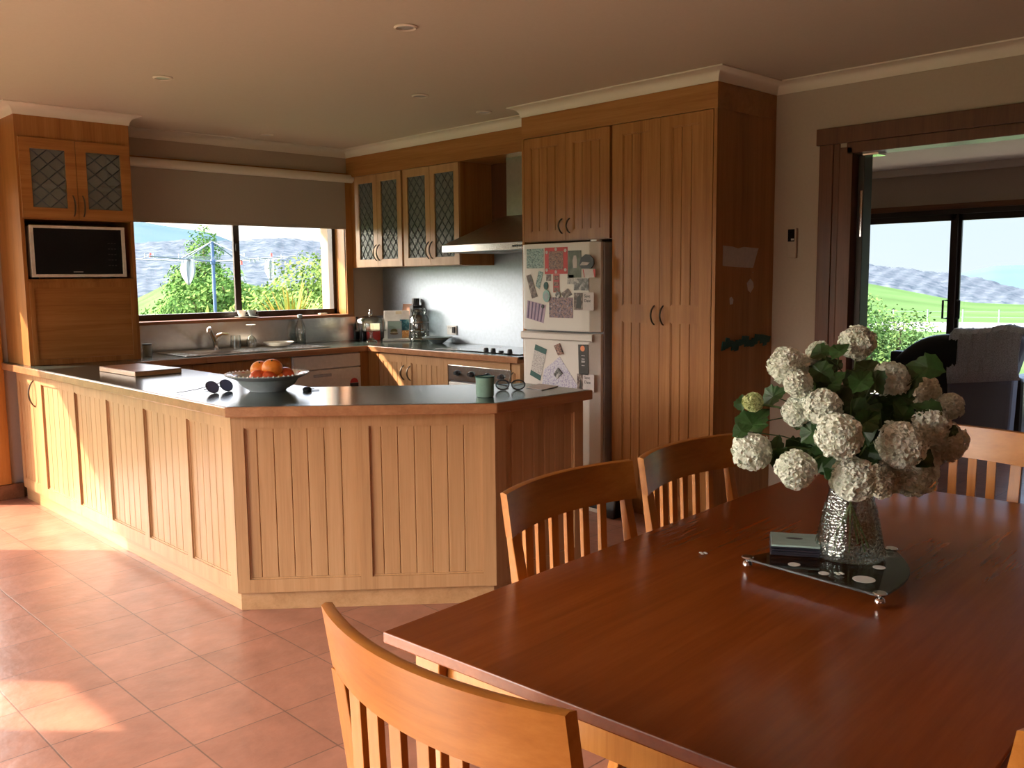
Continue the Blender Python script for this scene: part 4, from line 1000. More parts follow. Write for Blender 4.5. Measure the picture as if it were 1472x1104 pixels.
MB().prism([(3.05, 3.07), (3.03, 2.945), (3.19, 2.99), (3.20, 3.13)], HT+.001, HT+.004).build('paper', 'paper', t)
# ================================================================ dining table
TH = .74; th_ = math.radians(4.0); tu = Vector((math.cos(th_), math.sin(th_), 0)); tv = Vector((math.sin(th_), -math.cos(th_), 0))
TO = Vector((1.031, 1.45, 0)); TL, TW = 1.945, 1.061
def tp(a, b, z): return TO+tu*a+tv*b+Vector((0, 0, z))
t = thing('dining_table', tp(TL/2, TW/2, 0), 'large reddish wooden dining table in the foreground carrying the flowers', 'table', rz=th_)
MB().obox(tp(0, 0, TH-.024), tu*TL, tv*TW, (0, 0, .024)).build('tabletop', 'table_timber', t, bevel=.003)
for a, b in ((.045, .045), (TL-.115, .045), (.045, TW-.115), (TL-.115, TW-.115)):
    MB().obox(tp(a, b, .001), tu*.07, tv*.07, (0, 0, TH-.0255)).build('leg', 'table_leg_wood', t, bevel=.003)
i_ = .065
for o, du, dv in ((tp(.05+.066, i_, TH-.115), tu*(TL-.232), tv*.02), (tp(.116, TW-i_-.02, TH-.115), tu*(TL-.232), tv*.02), (tp(i_, .116, TH-.115), tu*.02, tv*(TW-.232)), (tp(TL-i_-.02, .116, TH-.115), tu*.02, tv*(TW-.232))):
    MB().obox(o, du, dv, (0, 0, .09)).build('apron', 'table_leg_wood', t, bevel=.002)
# ---------------------------------------------------------------- chairs
def make_chair(label, group):
    t = thing('dining_chair', (0, 0, 0), label, 'chair', group)
    Wd = .53; zt, zb = .925, .818; N = 16
    def rail_x(y, z): return -.055*(1-(2*y/Wd)**2)+(.925-z)*.16
    rings = []
    for i in range(N+1):
        y = -Wd/2+Wd*i/N
        rings.append([(rail_x(y, zt), y, zt-.002), (rail_x(y, zt)+.008, y, zt+.001), (rail_x(y, zt)+.021, y, zt-.002), (rail_x(y, zb)+.021, y, zb), (rail_x(y, zb), y, zb)])
    MB().loft(rings).build('top_rail', 'chair_wood', t, smooth=True)
    def post(y, s):
        mb = MB(); ps = []
        for z, x, w, d in ((0, -.035, .03, .034), (.20, .012, .034, .038), (.45, .045, .04, .042), (.62, .035, .036, .032), (zb+.002, rail_x(y, zb)+.001, .034, .019)):
            ps.append([(x, y-w/2, z), (x+d, y-w/2, z), (x+d, y+w/2, z), (x, y+w/2, z)])
        mb.loft(ps).build('leg', 'chair_wood_v', t, bevel=.002, label='rear leg rising as back post')
    post(-Wd/2+.028, 1); post(Wd/2-.028, -1)
    for y in (-.20, .20): MB().loft([[(.42-w, y-w, z), (.42+w, y-w, z), (.42+w, y+w, z), (.42-w, y+w, z)] for z, w in ((0, .013), (.43, .019))]).build('leg', 'chair_wood_v', t, bevel=.002)
    MB().box(.05, .078, -Wd/2+.049, Wd/2-.049, .47, .51).build('lower_rail', 'chair_wood', t, bevel=.002)
    n = 6
    for i in range(n):
        y = -Wd/2+.045+(Wd-.09)*(i+1)/(n+1); y2 = y*.86
        a = .5; x0 = .058; x1 = rail_x(y, zb)+.004
        MB().loft([[(x0, y2-.015, .508), (x0+.012, y2-.015, .508), (x0+.012, y2+.015, .508), (x0, y2+.015, .508)],
                   [(x1+.006, y-.014, .66), (x1+.018, y-.014, .66), (x1+.018, y+.014, .66), (x1+.006, y+.014, .66)],
                   [(x1, y-.014, zb+.002), (x1+.012, y-.014, zb+.002), (x1+.012, y+.014, zb+.002), (x1, y+.014, zb+.002)]]).build('slat', 'chair_wood_v', t, bevel=.001)
    mb = MB(); rs = []
    for i in range(9):
        x = .045+.40*i/8; hw = .235+.02*math.sin(PI*i/8); dz = -.010*math.sin(PI*i/8)
        rs.append([(x, -hw, .435), (x, -hw, .452), (x, -hw*.5, .457+dz), (x, 0, .459+dz), (x, hw*.5, .457+dz), (x, hw, .452), (x, hw, .435)])
    mb.loft(rs).build('seat', 'chair_wood', t, smooth=True)
    for y in (-.195, .195): MB().box(.075, .405, y-.009, y+.009, .375, .434).build('seat_frame', 'chair_wood', t)
    MB().box(.41, .43, -.18, .18, .375, .434).build('seat_frame', 'chair_wood', t)
    return t
G = 'dining chairs round the table'
ch = make_chair('dining chair at the near end of the table, its broad curved back facing us', G)
chairs = [(Vector((.757, .966)), Vector((1, 0, 0)), None),
          (Vector((1.745, 1.60)), tv, 'left chair on the kitchen side of the table, in front of the peninsula'),
          (Vector((2.315, 1.63)), tv, 'right chair of the two on the kitchen side, in front of the pantry doors'),
          (Vector((3.215, 1.205)), -tu, 'dining chair at the far end of the table behind the flowers'),
          (Vector((1.36, .312)), -tv, 'dining chair at the bottom right corner, only a sliver of its back showing')]
for i, (p, d, lab) in enumerate(chairs):
    o = ch if i == 0 else copy_tree(ch)
    o.location = (p.x, p.y, 0); o.rotation_euler = (0, 0, math.atan2(d.y, d.x))
    if lab: o['label'] = lab
# ---------------------------------------------------------------- tray, coasters, vase
t = thing('glass_tray', (2.0, .95, TH), 'triangular smoked glass tray on clear ball feet under the vase', 'tray')
A, B, D = Vector((1.872, 1.150)), Vector((1.842, .798)), Vector((2.19, .925))
def arc(p, q, bow, n=10):
    m = q-p; nn = Vector((m.y, -m.x)).normalized()
    return [p+m*(i/n)+nn*bow*math.sin(PI*i/n) for i in range(n)]
cen = (A+B+D)/3
poly = arc(A, B, .0)+arc(B, D, .045)+arc(D, A, .045)
if (poly[12]-cen).length < 0: pass
MB().prism([(p.x, p.y) for p in poly], TH+.024, TH+.030).build('tray_plate', 'tray_glass', t, bevel=.001)
for p in (A, B, D):
    q = p+(cen-p).normalized()*.010
    MB().ball((q.x, q.y, TH+.0125), .0118, 10).build('ball_foot', 'chrome', t, smooth=True)
    MB().lathe([(.013, .030), (.015, .032), (.013, .034), (.001, .034)], (q.x, q.y, TH), 16).build('foot_cap', 'chrome', t, smooth=True)
for x, y, r in ((1.893, .955, .012), (1.915, .872, .024), (1.905, 1.035, .014), (2.10, 1.06, .02), (2.02, .885, .014)):
    MB().lathe([(r, .0302), (r, .0308), (.001, .0309)], (x, y, TH), 24).build('frosted_dot', 'frost', t)
cd = Vector((.52, -.85, 0)).normalized(); ce = Vector((-.85, -.52, 0)).normalized()
for k in range(5):
    top = k == 4
    o = Vector((2.025, 1.168, TH+.0315+k*.0056))+cd*(.002*((k*7) % 3-1))+ce*(.002*((k*5) % 3-1))
    lab = 'pale green square coaster with small dark emblem, topmost of the stack' if top else ['dark-edged coaster at the bottom of the stack on the tray', 'dark-edged coaster second from the bottom of the stack', 'dark-edged coaster in the middle of the stack', 'dark-edged coaster just below the pale green top one'][k]
    t = thing('coaster', o, lab, 'coaster', 'stack of coasters on the glass tray')
    MB().obox(o, cd*.112, ce*.112, (0, 0, .0048)).build('base', 'coaster_top' if top else 'coaster_dark', t, bevel=.001)
    if top:
        cc = o+cd*.056+ce*.050
        pts = [cc+cd*.020*math.cos(2*PI*i/16)+ce*.008*math.sin(2*PI*i/16)+Vector((0, 0, .0049)) for i in range(16)]
        MB().sheet(pts, (0, 0, .0004)).build('emblem', 'ink', t)
for k, (x, y, z) in enumerate([(1.906, 1.286, TH+.002), (1.905, .925, TH+.0325)]):
    t = thing('fallen_petal', (x, y, z), ['tiny white petal lying on the bare tabletop', 'tiny white petals dropped on the glass tray'][k], 'petal', None)
    mb = MB()
    for a in range(4): mb.ball((x+.007*math.cos(a*1.7), y+.007*math.sin(a*1.7), z+.0015), .0048, 4, (1, 1, .3))
    mb.build('petals', 'petal', t, smooth=True)
VC = (2.062, .978, TH+.0312)
t = thing('flower_vase', VC, 'patterned clear glass vase flaring to a wide base, full of stems', 'vase')
MB().lathe([(.001, .001), (.080, .001), (.083, .008), (.077, .03), (.066, .08), (.056, .13), (.049, .17), (.048, .195), (.055, .225),
            (.052, .225), (.045, .195), (.046, .17), (.053, .13), (.063, .08), (.074, .03), (.078, .012), (.001, .010)], VC, 48, caps=False).build('glass_body', 'vase_glass', t, smooth=True)
mb = MB()
for k in range(24):
    a = 2*PI*k/24
    mb.tube([(VC[0]+r*math.cos(a), VC[1]+r*math.sin(a), VC[2]+h) for r, h in ((.082, .012), (.077, .032), (.067, .08), (.0575, .125))], .0016, 4)
mb.build('cut_ribs', 'vase_glass', t)
# ---------------------------------------------------------------- viburnum stems
BL = [(2.076, 0.98, 1.282, 0.039), (1.95, 1.093, 1.23, 0.041), (2.041, 1.101, 1.214, 0.034), (1.921, 1.045, 1.192, 0.029), (2.119, 1.1, 1.245, 0.029), (2.154, 0.932, 1.188, 0.042), (1.937, 0.993, 1.143, 0.041), (1.941, 1.057, 1.124, 0.034), (1.883, 0.925, 1.088, 0.05), (1.848, 1.118, 1.036, 0.044), (1.828, 0.995, 1.015, 0.042), (1.927, 0.909, 0.987, 0.048), (2.066, 0.911, 0.967, 0.044), (2.133, 0.862, 0.975, 0.052), (2.029, 0.85, 1.06, 0.052), (2.149, 0.836, 1.088, 0.042), (2.296, 0.854, 1.033, 0.048), (2.31, 0.914, 1.148, 0.036), (2.311, 0.853, 1.117, 0.031), (1.886, 1.141, 1.145, 0.02), (2.27, 0.887, 0.996, 0.039)]
BLAB = ['highest white snowball bloom at the top of the bouquet', 'large white bloom at the upper left edge', 'white bloom just right of the large upper left one', 'white bloom tucked below the upper left pair', 'small white bloom behind leaves near the top',
        'single white bloom at the upper right, in front of the armchair', 'white bloom in the left centre of the bouquet', 'white bloom left of the left-centre one', 'largest bloom at the front centre of the bouquet', 'lone white bloom hanging lowest at the far left',
        'white bloom hanging low left of the vase neck', 'big white bloom directly in front of the vase neck', 'creamy bloom right of the vase neck', 'wide white bloom at the lower right', 'large bloom right of centre with browned florets',
        'white bloom above the lower right cluster', 'creamy bloom at the far right edge', 'bloom behind leaves at the upper right edge', 'small white bloom at the outermost right', 'tiny greenish bud cluster among leaves at the far left', 'shaded creamy bloom inside the lower right cluster']
# leaf centres and sizes in metres
LF = [(2.067, 0.981, 1.119, 0.0484), (1.904, 1.151, 1.09, 0.0519), (1.95, 1.124, 1.154, 0.0358), (2.034, 1.068, 1.178, 0.0426), (2.037, 1.049, 1.256, 0.0325), (2.064, 1.042, 1.219, 0.0393), (2.0, 0.987, 1.266, 0.0283), (2.096, 0.943, 1.192, 0.0352), (2.145, 0.951, 1.118, 0.0459), (2.149, 0.907, 1.124, 0.0452), (2.131, 0.951, 1.071, 0.0425), (2.144, 0.838, 1.126, 0.0378), (2.212, 0.813, 1.073, 0.0224), (1.892, 1.084, 1.034, 0.0381), (1.957, 1.063, 1.036, 0.0354), (2.002, 1.02, 1.009, 0.0386), (1.937, 1.015, 1.081, 0.0376), (2.037, 0.966, 1.195, 0.0412), (2.053, 0.933, 1.03, 0.0381), (2.069, 1.0, 0.985, 0.036), (1.891, 1.175, 1.139, 0.0227), (1.833, 1.137, 1.083, 0.0253), (2.039, 1.009, 0.972, 0.0325), (2.034, 0.926, 0.996, 0.0347), (2.163, 0.884, 1.091, 0.029), (1.998, 0.986, 1.164, 0.041), (2.019, 0.935, 1.086, 0.0408), (2.003, 1.074, 1.09, 0.0326), (1.967, 1.009, 1.048, 0.0348), (2.098, 0.889, 1.082, 0.0317)]
def bloom_mesh(c, r, seed):
    rr = random.Random(seed); mb = MB(); c = Vector(c)
    mb.ball(c, r*.89, 8)
    n = int(90+r*1300)
    for i in range(n):
        z = 1-2*(i+.5)/n; a = i*2.39996+rr.random()*.3; s_ = math.sqrt(max(0, 1-z*z))
        d = Vector((s_*math.cos(a), s_*math.sin(a), z)); rad = r*(.88+rr.random()*.14+.06*math.sin(d.x*5+seed)*math.sin(d.y*5-seed)+.04*math.sin(d.z*6+seed*2))
        ax = d.cross(Vector((.3, .5, .81))).normalized(); bx = d.cross(ax).normalized()
        d2 = (d+ax*rr.uniform(-.35, .35)+bx*rr.uniform(-.35, .35)).normalized()
        ax = d2.cross(Vector((.3, .5, .81))).normalized(); bx = d2.cross(ax).normalized()
        o = c+d*rad; fr_ = .0112*rr.uniform(.8, 1.15); ph = rr.random()*6
        for k in range(5):
            t0 = ph+k*2*PI/5
            def dirv(t): return ax*math.cos(t)+bx*math.sin(t)
            p0 = o-d2*.004; p1 = o+dirv(t0-.6)*fr_*.7+d2*.002; p2 = o+dirv(t0)*fr_*1.05-d2*.001; p3 = o+dirv(t0+.6)*fr_*.7+d2*.002
            mb.add([p0, p1, p2, p3], [(0, 1, 2, 3)])
    return mb
def leaf_mesh(mb, c, size, nrm, upv):
    nrm = nrm.normalized(); x = upv.cross(nrm).normalized(); y = nrm.cross(x).normalized()
    pr = [(0, -1), (.22, -.80), (.50, -.72), (.74, -.50), (1.0, -.28), (.92, -.02), (1.0, .28), (.72, .30), (.66, .52), (.42, .62), (.34, .84), (0, 1.12)]
    pts = pr+[(-a, b) for a, b in reversed(pr[1:-1])]
    vs = []
    mid = []
    for a, b in pts:
        cup = .22*abs(a)**1.3-.16*(b*b)+rnd.uniform(-.04, .04)
        vs.append(c+x*a*size*.8+y*b*size+nrm*cup*size)
    n = len(pts); vs.append(c-y*.05*size)
    mb.add(vs, [(i, (i+1) % n, n) for i in range(n)])
leaves = {i: [] for i in range(len(BL))}
for x, y, z, s_ in LF:
    p = Vector((x, y, z))
    k = min(range(len(BL)), key=lambda i: (Vector(BL[i][:3])-p).length+.05*len(leaves[i]))
    leaves[k].append((p, s_))
for i in range(44):
    a = rnd.uniform(0, 2*PI); z = rnd.uniform(-.11, .14)
    p = Vector((2.10+.13*math.cos(a)*rnd.random()**.5, .97+.15*math.sin(a)*rnd.random()**.5, 1.09+z))
    k = min(range(len(BL)), key=lambda i: (Vector(BL[i][:3])-p).length+.06*len(leaves[i]))
    leaves[k].append((p, rnd.uniform(.032, .044)))
for i, (x, y, z, r) in enumerate(BL):
    t = thing('viburnum_stem', (VC[0], VC[1], VC[2]+.02), BLAB[i], 'flower', 'white viburnum stems in the vase')
    c = Vector((x, y, z)); a = 2*PI*i/len(BL)*3
    b0 = Vector((VC[0]+.045*math.cos(a), VC[1]+.045*math.sin(a), VC[2]+.018)); m = Vector((VC[0]-.022*math.cos(a), VC[1]-.022*math.sin(a), VC[2]+.18))
    dirc = (c-m); k1 = m+Vector((dirc.x*.35, dirc.y*.35, max(.05, dirc.z*.6)+.03)); end = c-(c-k1).normalized()*r*.6
    MB().tube([b0, (b0+m)/2, m, (m+k1)/2+Vector((0, 0, .01)), k1, (k1+end)/2+Vector((0, 0, .008)), end], .0022, 6).build('stem', 'stem_green', t, smooth=True)
    bloom_mesh(c, r, i).build('bloom', 'bud_green' if i == 19 else ('petal_warm' if i in (12, 16, 20, 17) else 'petal'), t, recalc=False)
    for p, s_ in leaves[i]:
        mb = MB(); out = (p-Vector((2.10, .97, 1.05))); tocam = (Vector((0, 0, 1.44))-p).normalized()
        nr = tocam*1.2+Vector((0, 0, .6))+out.normalized()*.5+Vector((rnd.uniform(-.5, .5), rnd.uniform(-.5, .5), rnd.uniform(-.3, .3)))
        upv = -(out.normalized())*.6+Vector((rnd.uniform(-.6, .6), rnd.uniform(-.6, .6), rnd.uniform(.0, .8)))
        leaf_mesh(mb, p, s_, nr, upv)
        q = min((m, k1, (m+k1)/2), key=lambda w: (w-p).length)
        mb.tube([q, (q+p)/2+Vector((0, 0, .01)), p], .0013, 4)
        mb.build('leaf', 'leaf_green', t, recalc=False)
# ---------------------------------------------------------------- shoes by the fridge
t = thing('shoe', (4.16, 3.60, 0), 'dark shoe with pale sole lying on the tiles in front of the fridge', 'shoe')
sx, sy = 4.10, 3.62
rings = []
for i in range(9):
    k = i/8; w = .045*math.sin(PI*(.12+.8*k))**.5; h = .035+.05*(k if k < .8 else .8); X_ = sx+.13-.0*k; Y_ = sy+.13-.27*k
    rings.append([(X_-w, Y_, .026), (X_-w*.9, Y_, .02+h*.7), (X_, Y_, .02+h), (X_+w*.9, Y_, .02+h*.7), (X_+w, Y_, .026)])
MB().loft(rings).build('upper', 'black_plastic', t, smooth=True)
MB().prism([(sx+.13+.048*math.cos(2*PI*k/20), sy-.005+.14*math.sin(2*PI*k/20)) for k in range(20)], .001, .025).build('sole', 'white_plastic', t, bevel=.004)
t = thing('handbag', (4.20, 3.40, 0), 'small black bag on the floor between shoe and pantry', 'bag')
MB().loft([[(4.13, 3.50, .001), (4.25, 3.50, .001), (4.25, 3.42, .001), (4.13, 3.42, .001)], [(4.12, 3.51, .06), (4.26, 3.51, .06), (4.26, 3.41, .06), (4.12, 3.41, .06)], [(4.16, 3.49, .13), (4.22, 3.49, .13), (4.22, 3.43, .13), (4.16, 3.43, .13)]]).build('body', 'leather', t, bevel=.01)
# ================================================================ living room
t = thing('armchair', (8.2, 2.75, 0), 'dark grey armchair with black leather headrest seen from behind in the living room', 'armchair')
mb = MB(); mb.sheet([(7.90, 2.46, .06), (7.90, 2.94, .06), (7.90, 2.96, .80), (7.90, 2.90, .925), (7.90, 2.40, .945), (7.90, 2.37, .88), (7.90, 2.44, .62)], (.16, 0, 0)); mb.build('backrest', 'grey_upholstery', t, bevel=.03)
rings = []
for i in range(9):
    a = i/8*PI; r_ = .06+.035*math.sin(a)
    yy = 2.86+.50*i/8; top = .945-.20*(i/8)**3; 
    rings.append([(7.93+.10*math.cos(2*PI*k/16)*1.0, yy, .62+(top-.62)*(.5+.5*math.sin(2*PI*k/16))) for k in range(16)])
MB().loft(rings).build('headrest', 'leather', t, smooth=True)
mb = MB(); mb.box(8.062, 8.78, 2.58, 3.24, .12, .44); mb.build('seat', 'leather', t, bevel=.04)
for y in (2.42, 3.25): MB().box(8.062, 8.80, y, y+.15, .05, .60).build('armrest', 'leather', t, bevel=.04)
MB().box(7.95, 8.06, 2.95, 3.46, .06, .775).build('back_frame', 'leather', t, bevel=.02)
mb = MB()
for x, y in ((7.98, 2.5), (7.98, 3.3), (8.7, 2.5), (8.7, 3.3)): mb.box(x, x+.05, y, y+.05, .001, .06)
mb.build('feet', 'black_plastic', t)
# throw draped over the back
prof = [(7.875, .60), (7.868, .68), (7.865, .78), (7.868, .88), (7.885, .95), (7.93, .985), (8.0, .99), (8.06, .97), (8.085, .90), (8.09, .80)]
rows = []
for j, (x, z) in enumerate(prof):
    row = []
    for i in range(41):
        k = i/40; y = 2.385+.545*k
        fold = .010*math.sin(k*38+j*.25)+.006*math.sin(k*71+1.3*j)
        hang = (-.055*k if j < 3 else 0)
        bump = .035*math.exp(-((k-.25)/.2)**2) if 3 < j < 8 else 0
        dx = -abs(fold)*1.2 if j < 5 else (abs(fold) if j > 7 else 0)
        row.append((x+dx, y+(.01*math.sin(j*.9) if i in (0, 40) else 0), z+hang+bump+(abs(fold)*.8 if 4 <= j <= 7 else 0)-(.012*k)))
    rows.append(row)
t = thing('throw_blanket', (7.95, 2.66, .98), 'grey woven throw draped over the armchair back', 'blanket')
MB().grid(rows).build('cloth', 'throw_cloth', t, smooth=True, solid=.012)
# ================================================================ outdoors
def terrain(x, y):
    r = math.hypot(x, y); az = math.degrees(math.atan2(x, y))
    base = -.25-.35*min(1, max(0, (r-14)/20))
    north = max(0, min(1, (45-az)/8)) if az > -60 else 0
    # north side: a grassy shoulder climbing from lower right to upper left of the window
    zn = base
    if r > 30: zn = base - 1.4*min(1, (r-30)/15)
    ze = base-1.2*min(1, max(0, (r-14)/12))
    if r > 26: ze = base-1.2-(r-26)*.035
    return zn*north+ze*(1-north)
def polar(name, mat, az0, az1, naz, rs, zf, smooth=True, label=None, kind='structure'):
    rows = []
    for r in rs:
        rows.append([(r*math.sin(math.radians(az0+(az1-az0)*i/naz)), r*math.cos(math.radians(az0+(az1-az0)*i/naz)), zf(r, az0+(az1-az0)*i/naz)) for i in range(naz+1)])
    o = MB().grid(rows).build(name, mat, smooth=smooth, kind=kind, recalc=False)
    if label: o['label'] = label
    return o
def interp(tab, v):
    if v <= tab[0][0]: return tab[0][1]
    for (a, b), (c, d) in zip(tab, tab[1:]):
        if v <= c: return b+(d-b)*(v-a)/(c-a)
    return tab[-1][1]
E0 = 1.44
g = MB().add([(-40, -40, -.3), (60, -40, -.3), (60, -10, -.3), (-40, -10, -.3)], [(0, 1, 2, 3)])
g.add([(-40, -10, -.3), (-1.5, -10, -.3), (-1.5, 12, -.3), (-40, 12, -.3)], [(0, 1, 2, 3)]); g.add([(-1.5, -10, -.3), (60, -10, -.3), (60, -2.3, -.3), (-1.5, -2.3, -.3)], [(0, 1, 2, 3)])
g.add([(-1.5, 7.0, -.3), (12, 7.0, -.3), (12, 12, -.3), (-1.5, 12, -.3)], [(0, 1, 2, 3)]); g.add([(-40, 12, -.3), (-40, 40, -.3), (0, 40, -.3), (0, 12, -.3)], [(0, 3, 2, 1)])
g.add([(10, -2.3, -.3), (60, -2.3, -.3), (60, 4, -.9), (14, 7, -.3), (10, 7, -.3)], [(0, 1, 2, 3, 4)])
struct(g, 'garden_ground', 'lawn')
struct(MB().box(-3.2, -1.42, -4.2, 7.0, -.2, -.02), 'west_terrace', 'deck')  # unseen terrace, coloured pale to bounce sun onto the ceiling
struct(MB().box(10.0, 12.2, -2.2, 6.0, -.2, -.03), 'east_deck', 'deck')
# lawn shoulder to the north: crest slope follows the photo
crest = [(0, -.035), (20, -.028), (21.9, -.0153), (23.6, .0004), (25.8, .0072), (27, .002), (30, -.012), (45, -.03)]
polar('north_lawn', 'lawn', -5, 50, 60, [11.9, 16, 22, 30, 40, 52, 66, 75, 82], lambda r, a: (-.3-.02*(r-12) if r < 30 else (E0+r*(interp(crest, a)-(.030*((75-r)/45)**1.3 if r < 75 else .004*(r-75)))) if r >= 40 else -.9), label='sloping lawn north of the house')
ridgeN = [(-10, .03), (15, .036), (22, .0389), (24.3, .0426), (27.4, .0413), (29.8, .045), (32.7, .0406), (40, .036), (55, .02)]
nzr = random.Random(3); 
def canopy(r, a): return (math.sin(a*3.1+r*.05)+math.sin(a*7.7-r*.11)+.7*math.sin(a*17.3+r*.2)+.6*math.sin(a*29+r*.4))*.00045
polar('wooded_hill_north', 'hazed_eucalypt', -10, 60, 420, [95+12.5*i for i in range(15)]+[290, 310], lambda r, a: E0+r*(-.075+(interp(ridgeN, a)+.075)*min(1, ((r-95)/160))**.55+canopy(r, a)) if r <= 275 else E0-10, smooth=True, label='blue-grey wooded hillside north of the house')
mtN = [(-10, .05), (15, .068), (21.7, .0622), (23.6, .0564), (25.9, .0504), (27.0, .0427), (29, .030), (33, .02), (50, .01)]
polar('far_mountain_north', 'hazed_range', -10, 50, 120, [700, 900, 1100, 1300, 1320], lambda r, a: E0+r*interp(mtN, a)*(0 if r < 750 else min(1, (r-700)/500)**.6) if r < 1310 else -60, label='pale distant mountain beyond the hill')
# east side
fieldE = [(50, .004), (64.3, -.0052), (68.6, -.0209), (70.4, -.0277), (73.2, -.0295), (80, -.032), (100, -.034)]
def zE(r, a):
    tb = interp(fieldE, a)
    near = -.0565
    if r < 60: return -.9-.025*(r-13) if r < 30 else E0+r*(-.075+.0185*(r-30)/30)
    if r < 75: return E0+r*near
    k = min(1, (r-75)/95)
    return E0+r*(near+.010+(tb-near-.010)*k)
polar('east_lawn', 'lawn', 50, 100, 30, [12.8, 18, 24, 30, 40, 50, 60], zE, label='lawn below the living room')
polar('gravel_drive', 'gravel', 50, 100, 30, [60, 66, 72], lambda r, a: E0+r*(-.0565+.0095*(r-60)/12), label='pale gravel drive beyond the hedge')
polar('paddock', 'paddock', 50, 100, 60, [72, 90, 110, 130, 150, 172], lambda r, a: E0+r*(-.047+(interp(fieldE, a)+.047)*((r-72)/100)), label='sunlit green paddock on the rise')
ridgeE = [(48, .02), (64.3, .0124), (67.1, .0061), (69.6, .0001), (70.7, -.0028), (73.1, -.015), (80, -.02), (100, -.022)]
polar('wooded_hill_east', 'hazed_eucalypt', 50, 100, 420, [170+9*i for i in range(12)]+[285], lambda r, a: E0+r*(interp(fieldE, a)-.002+(interp(ridgeE, a)-interp(fieldE, a)+.002)*min(1, (r-170)/90)**.6+canopy(r, a)) if r < 280 else E0-25, smooth=True, label='grey-blue wooded ridge beyond the paddock')
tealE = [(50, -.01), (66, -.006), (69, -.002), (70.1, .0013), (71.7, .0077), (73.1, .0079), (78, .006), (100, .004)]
polar('far_range_east', 'hazed_range', 55, 100, 100, [900, 1100, 1300, 1500, 1520], lambda r, a: E0+r*(-.02+(interp(tealE, a)+.02)*min(1, (r-900)/500)**.6) if r < 1510 else -80, label='pale teal range on the horizon')
mb = MB()
for k in range(0, 24, 3):
    a = math.radians(63+k*.6); r = 73; mb.box(r*math.sin(a)-.035, r*math.sin(a)+.035, r*math.cos(a)-.035, r*math.cos(a)+.035, E0+r*-.0475-.3, E0+r*-.0475+.95)
for k in range(23):
    a = math.radians(63+k*.6); b = math.radians(63.6+k*.6); r = 73
    for h in (.4, .8): mb.tube([(r*math.sin(a), r*math.cos(a), E0+r*-.0475+h), (r*math.sin(b), r*math.cos(b), E0+r*-.0475+h)], .009, 4)
tag(mb.build('paddock_fence', 'galvanised'), 'thin post and wire fence along the far edge of the gravel drive', 'fence')
# ---- trees and shrubs with real leaves
def shrub(name, blobs, n, ls, mat, label, cat, trunk=None, g=None, seed=1, up=.3, shape=1.0):
    rr = random.Random(seed); base = trunk if trunk else (blobs[0][0], blobs[0][1], -.6)
    t = thing(name, base, label, cat, g)
    mb = MB(); tot = sum(b[3]**2 for b in blobs)
    for (x, y, z, rx, rz) in blobs:
        for i in range(int(n*rx**2/tot)):
            d = Vector((rr.gauss(0, 1), rr.gauss(0, 1), rr.gauss(0, 1))).normalized(); k = rr.random()**.28
            lump = 1+.18*math.sin(d.x*5+x)*math.sin(d.y*6+y)+.12*math.sin(d.z*9)
            p = Vector((x+d.x*rx*k*lump, y+d.y*rx*k*lump, z+d.z*rz*k*lump))
            nn = (d+Vector((rr.uniform(-1, 1), rr.uniform(-1, 1), rr.uniform(-1, 1)+up))).normalized()
            a = nn.cross(Vector((rr.uniform(-1, 1), rr.uniform(-1, 1), rr.uniform(-1, 1)))).normalized(); b = nn.cross(a)
            s_ = ls*rr.uniform(.6, 1.3)
            mb.add([p-a*s_*.5, p+b*s_*.28+nn*s_*.06, p+a*s_*.5, p-b*s_*.28+nn*s_*.06], [(0, 1, 2, 3)])
    mb.build('foliage', mat, t, recalc=False)
    mb = MB()
    for (x, y, z, rx, rz) in blobs:
        mb.tube([base, ((base[0]+x)/2+.1, (base[1]+y)/2, (base[2]+z)/2), (x, y, z+rz*.4)], [.09, .06, .02], 6)
    mb.build('trunk', 'bark', t, smooth=True)
    return t
shrub('garden_tree', [(11.55, 24.4, 1.05, .95, .95), (11.2, 24.2, .2, 1.0, .8), (12.1, 24.3, .5, .8, .9), (11.65, 24.4, 2.15, .5, .75), (11.1, 24.5, 1.5, .45, .4)], 18000, .09, 'foliage', 'bushy green tree standing behind the clothes hoist', 'tree', (11.55, 24.4, -1.0), seed=2)
shrub('garden_shrub', [(10.35, 16.9, .95, 1.0, .95), (10.95, 16.6, 1.35, .75, .8), (9.6, 17.3, .55, .85, .8), (10.2, 16.2, .4, 1.0, .7)], 11000, .10, 'foliage_bright', 'bright yellow-green shrub on the right outside the kitchen window', 'shrub', (10.3, 16.9, -.6), seed=3)
shrub('garden_shrub', [(9.9, 19.8, 1.1, .7, .6), (9.4, 20.3, .7, .95, .7)], 4500, .11, 'foliage', 'darker shrub between hoist tree and the bright shrub', 'shrub', (9.7, 20, -.6), seed=4)
shrub('garden_shrub', [(8.0, 14.6, .35, .75, .5), (8.9, 14.3, .45, .7, .5)], 3000, .10, 'foliage_bright', 'low leafy shrub below the right half of the window', 'shrub', (8.4, 14.5, -.5), seed=5)
shrub('hedge_bush', [(13.5, 6.75, .05, .95, 1.0), (14.2, 6.1, -.2, .9, 1.0), (12.9, 7.1, .1, .75, .9), (13.75, 6.45, .60, .45, .55), (14.15, 6.0, .40, .38, .5), (13.2, 6.9, .55, .4, .5), (14.9, 5.5, -.65, .75, .85), (13.4, 6.0, -.6, 1.0, .7)], 26000, .065, 'hedge_leaf', 'leafy green bush outside the living room doors', 'shrub', (13.9, 6.1, -1.0), seed=6)
rr = random.Random(9)
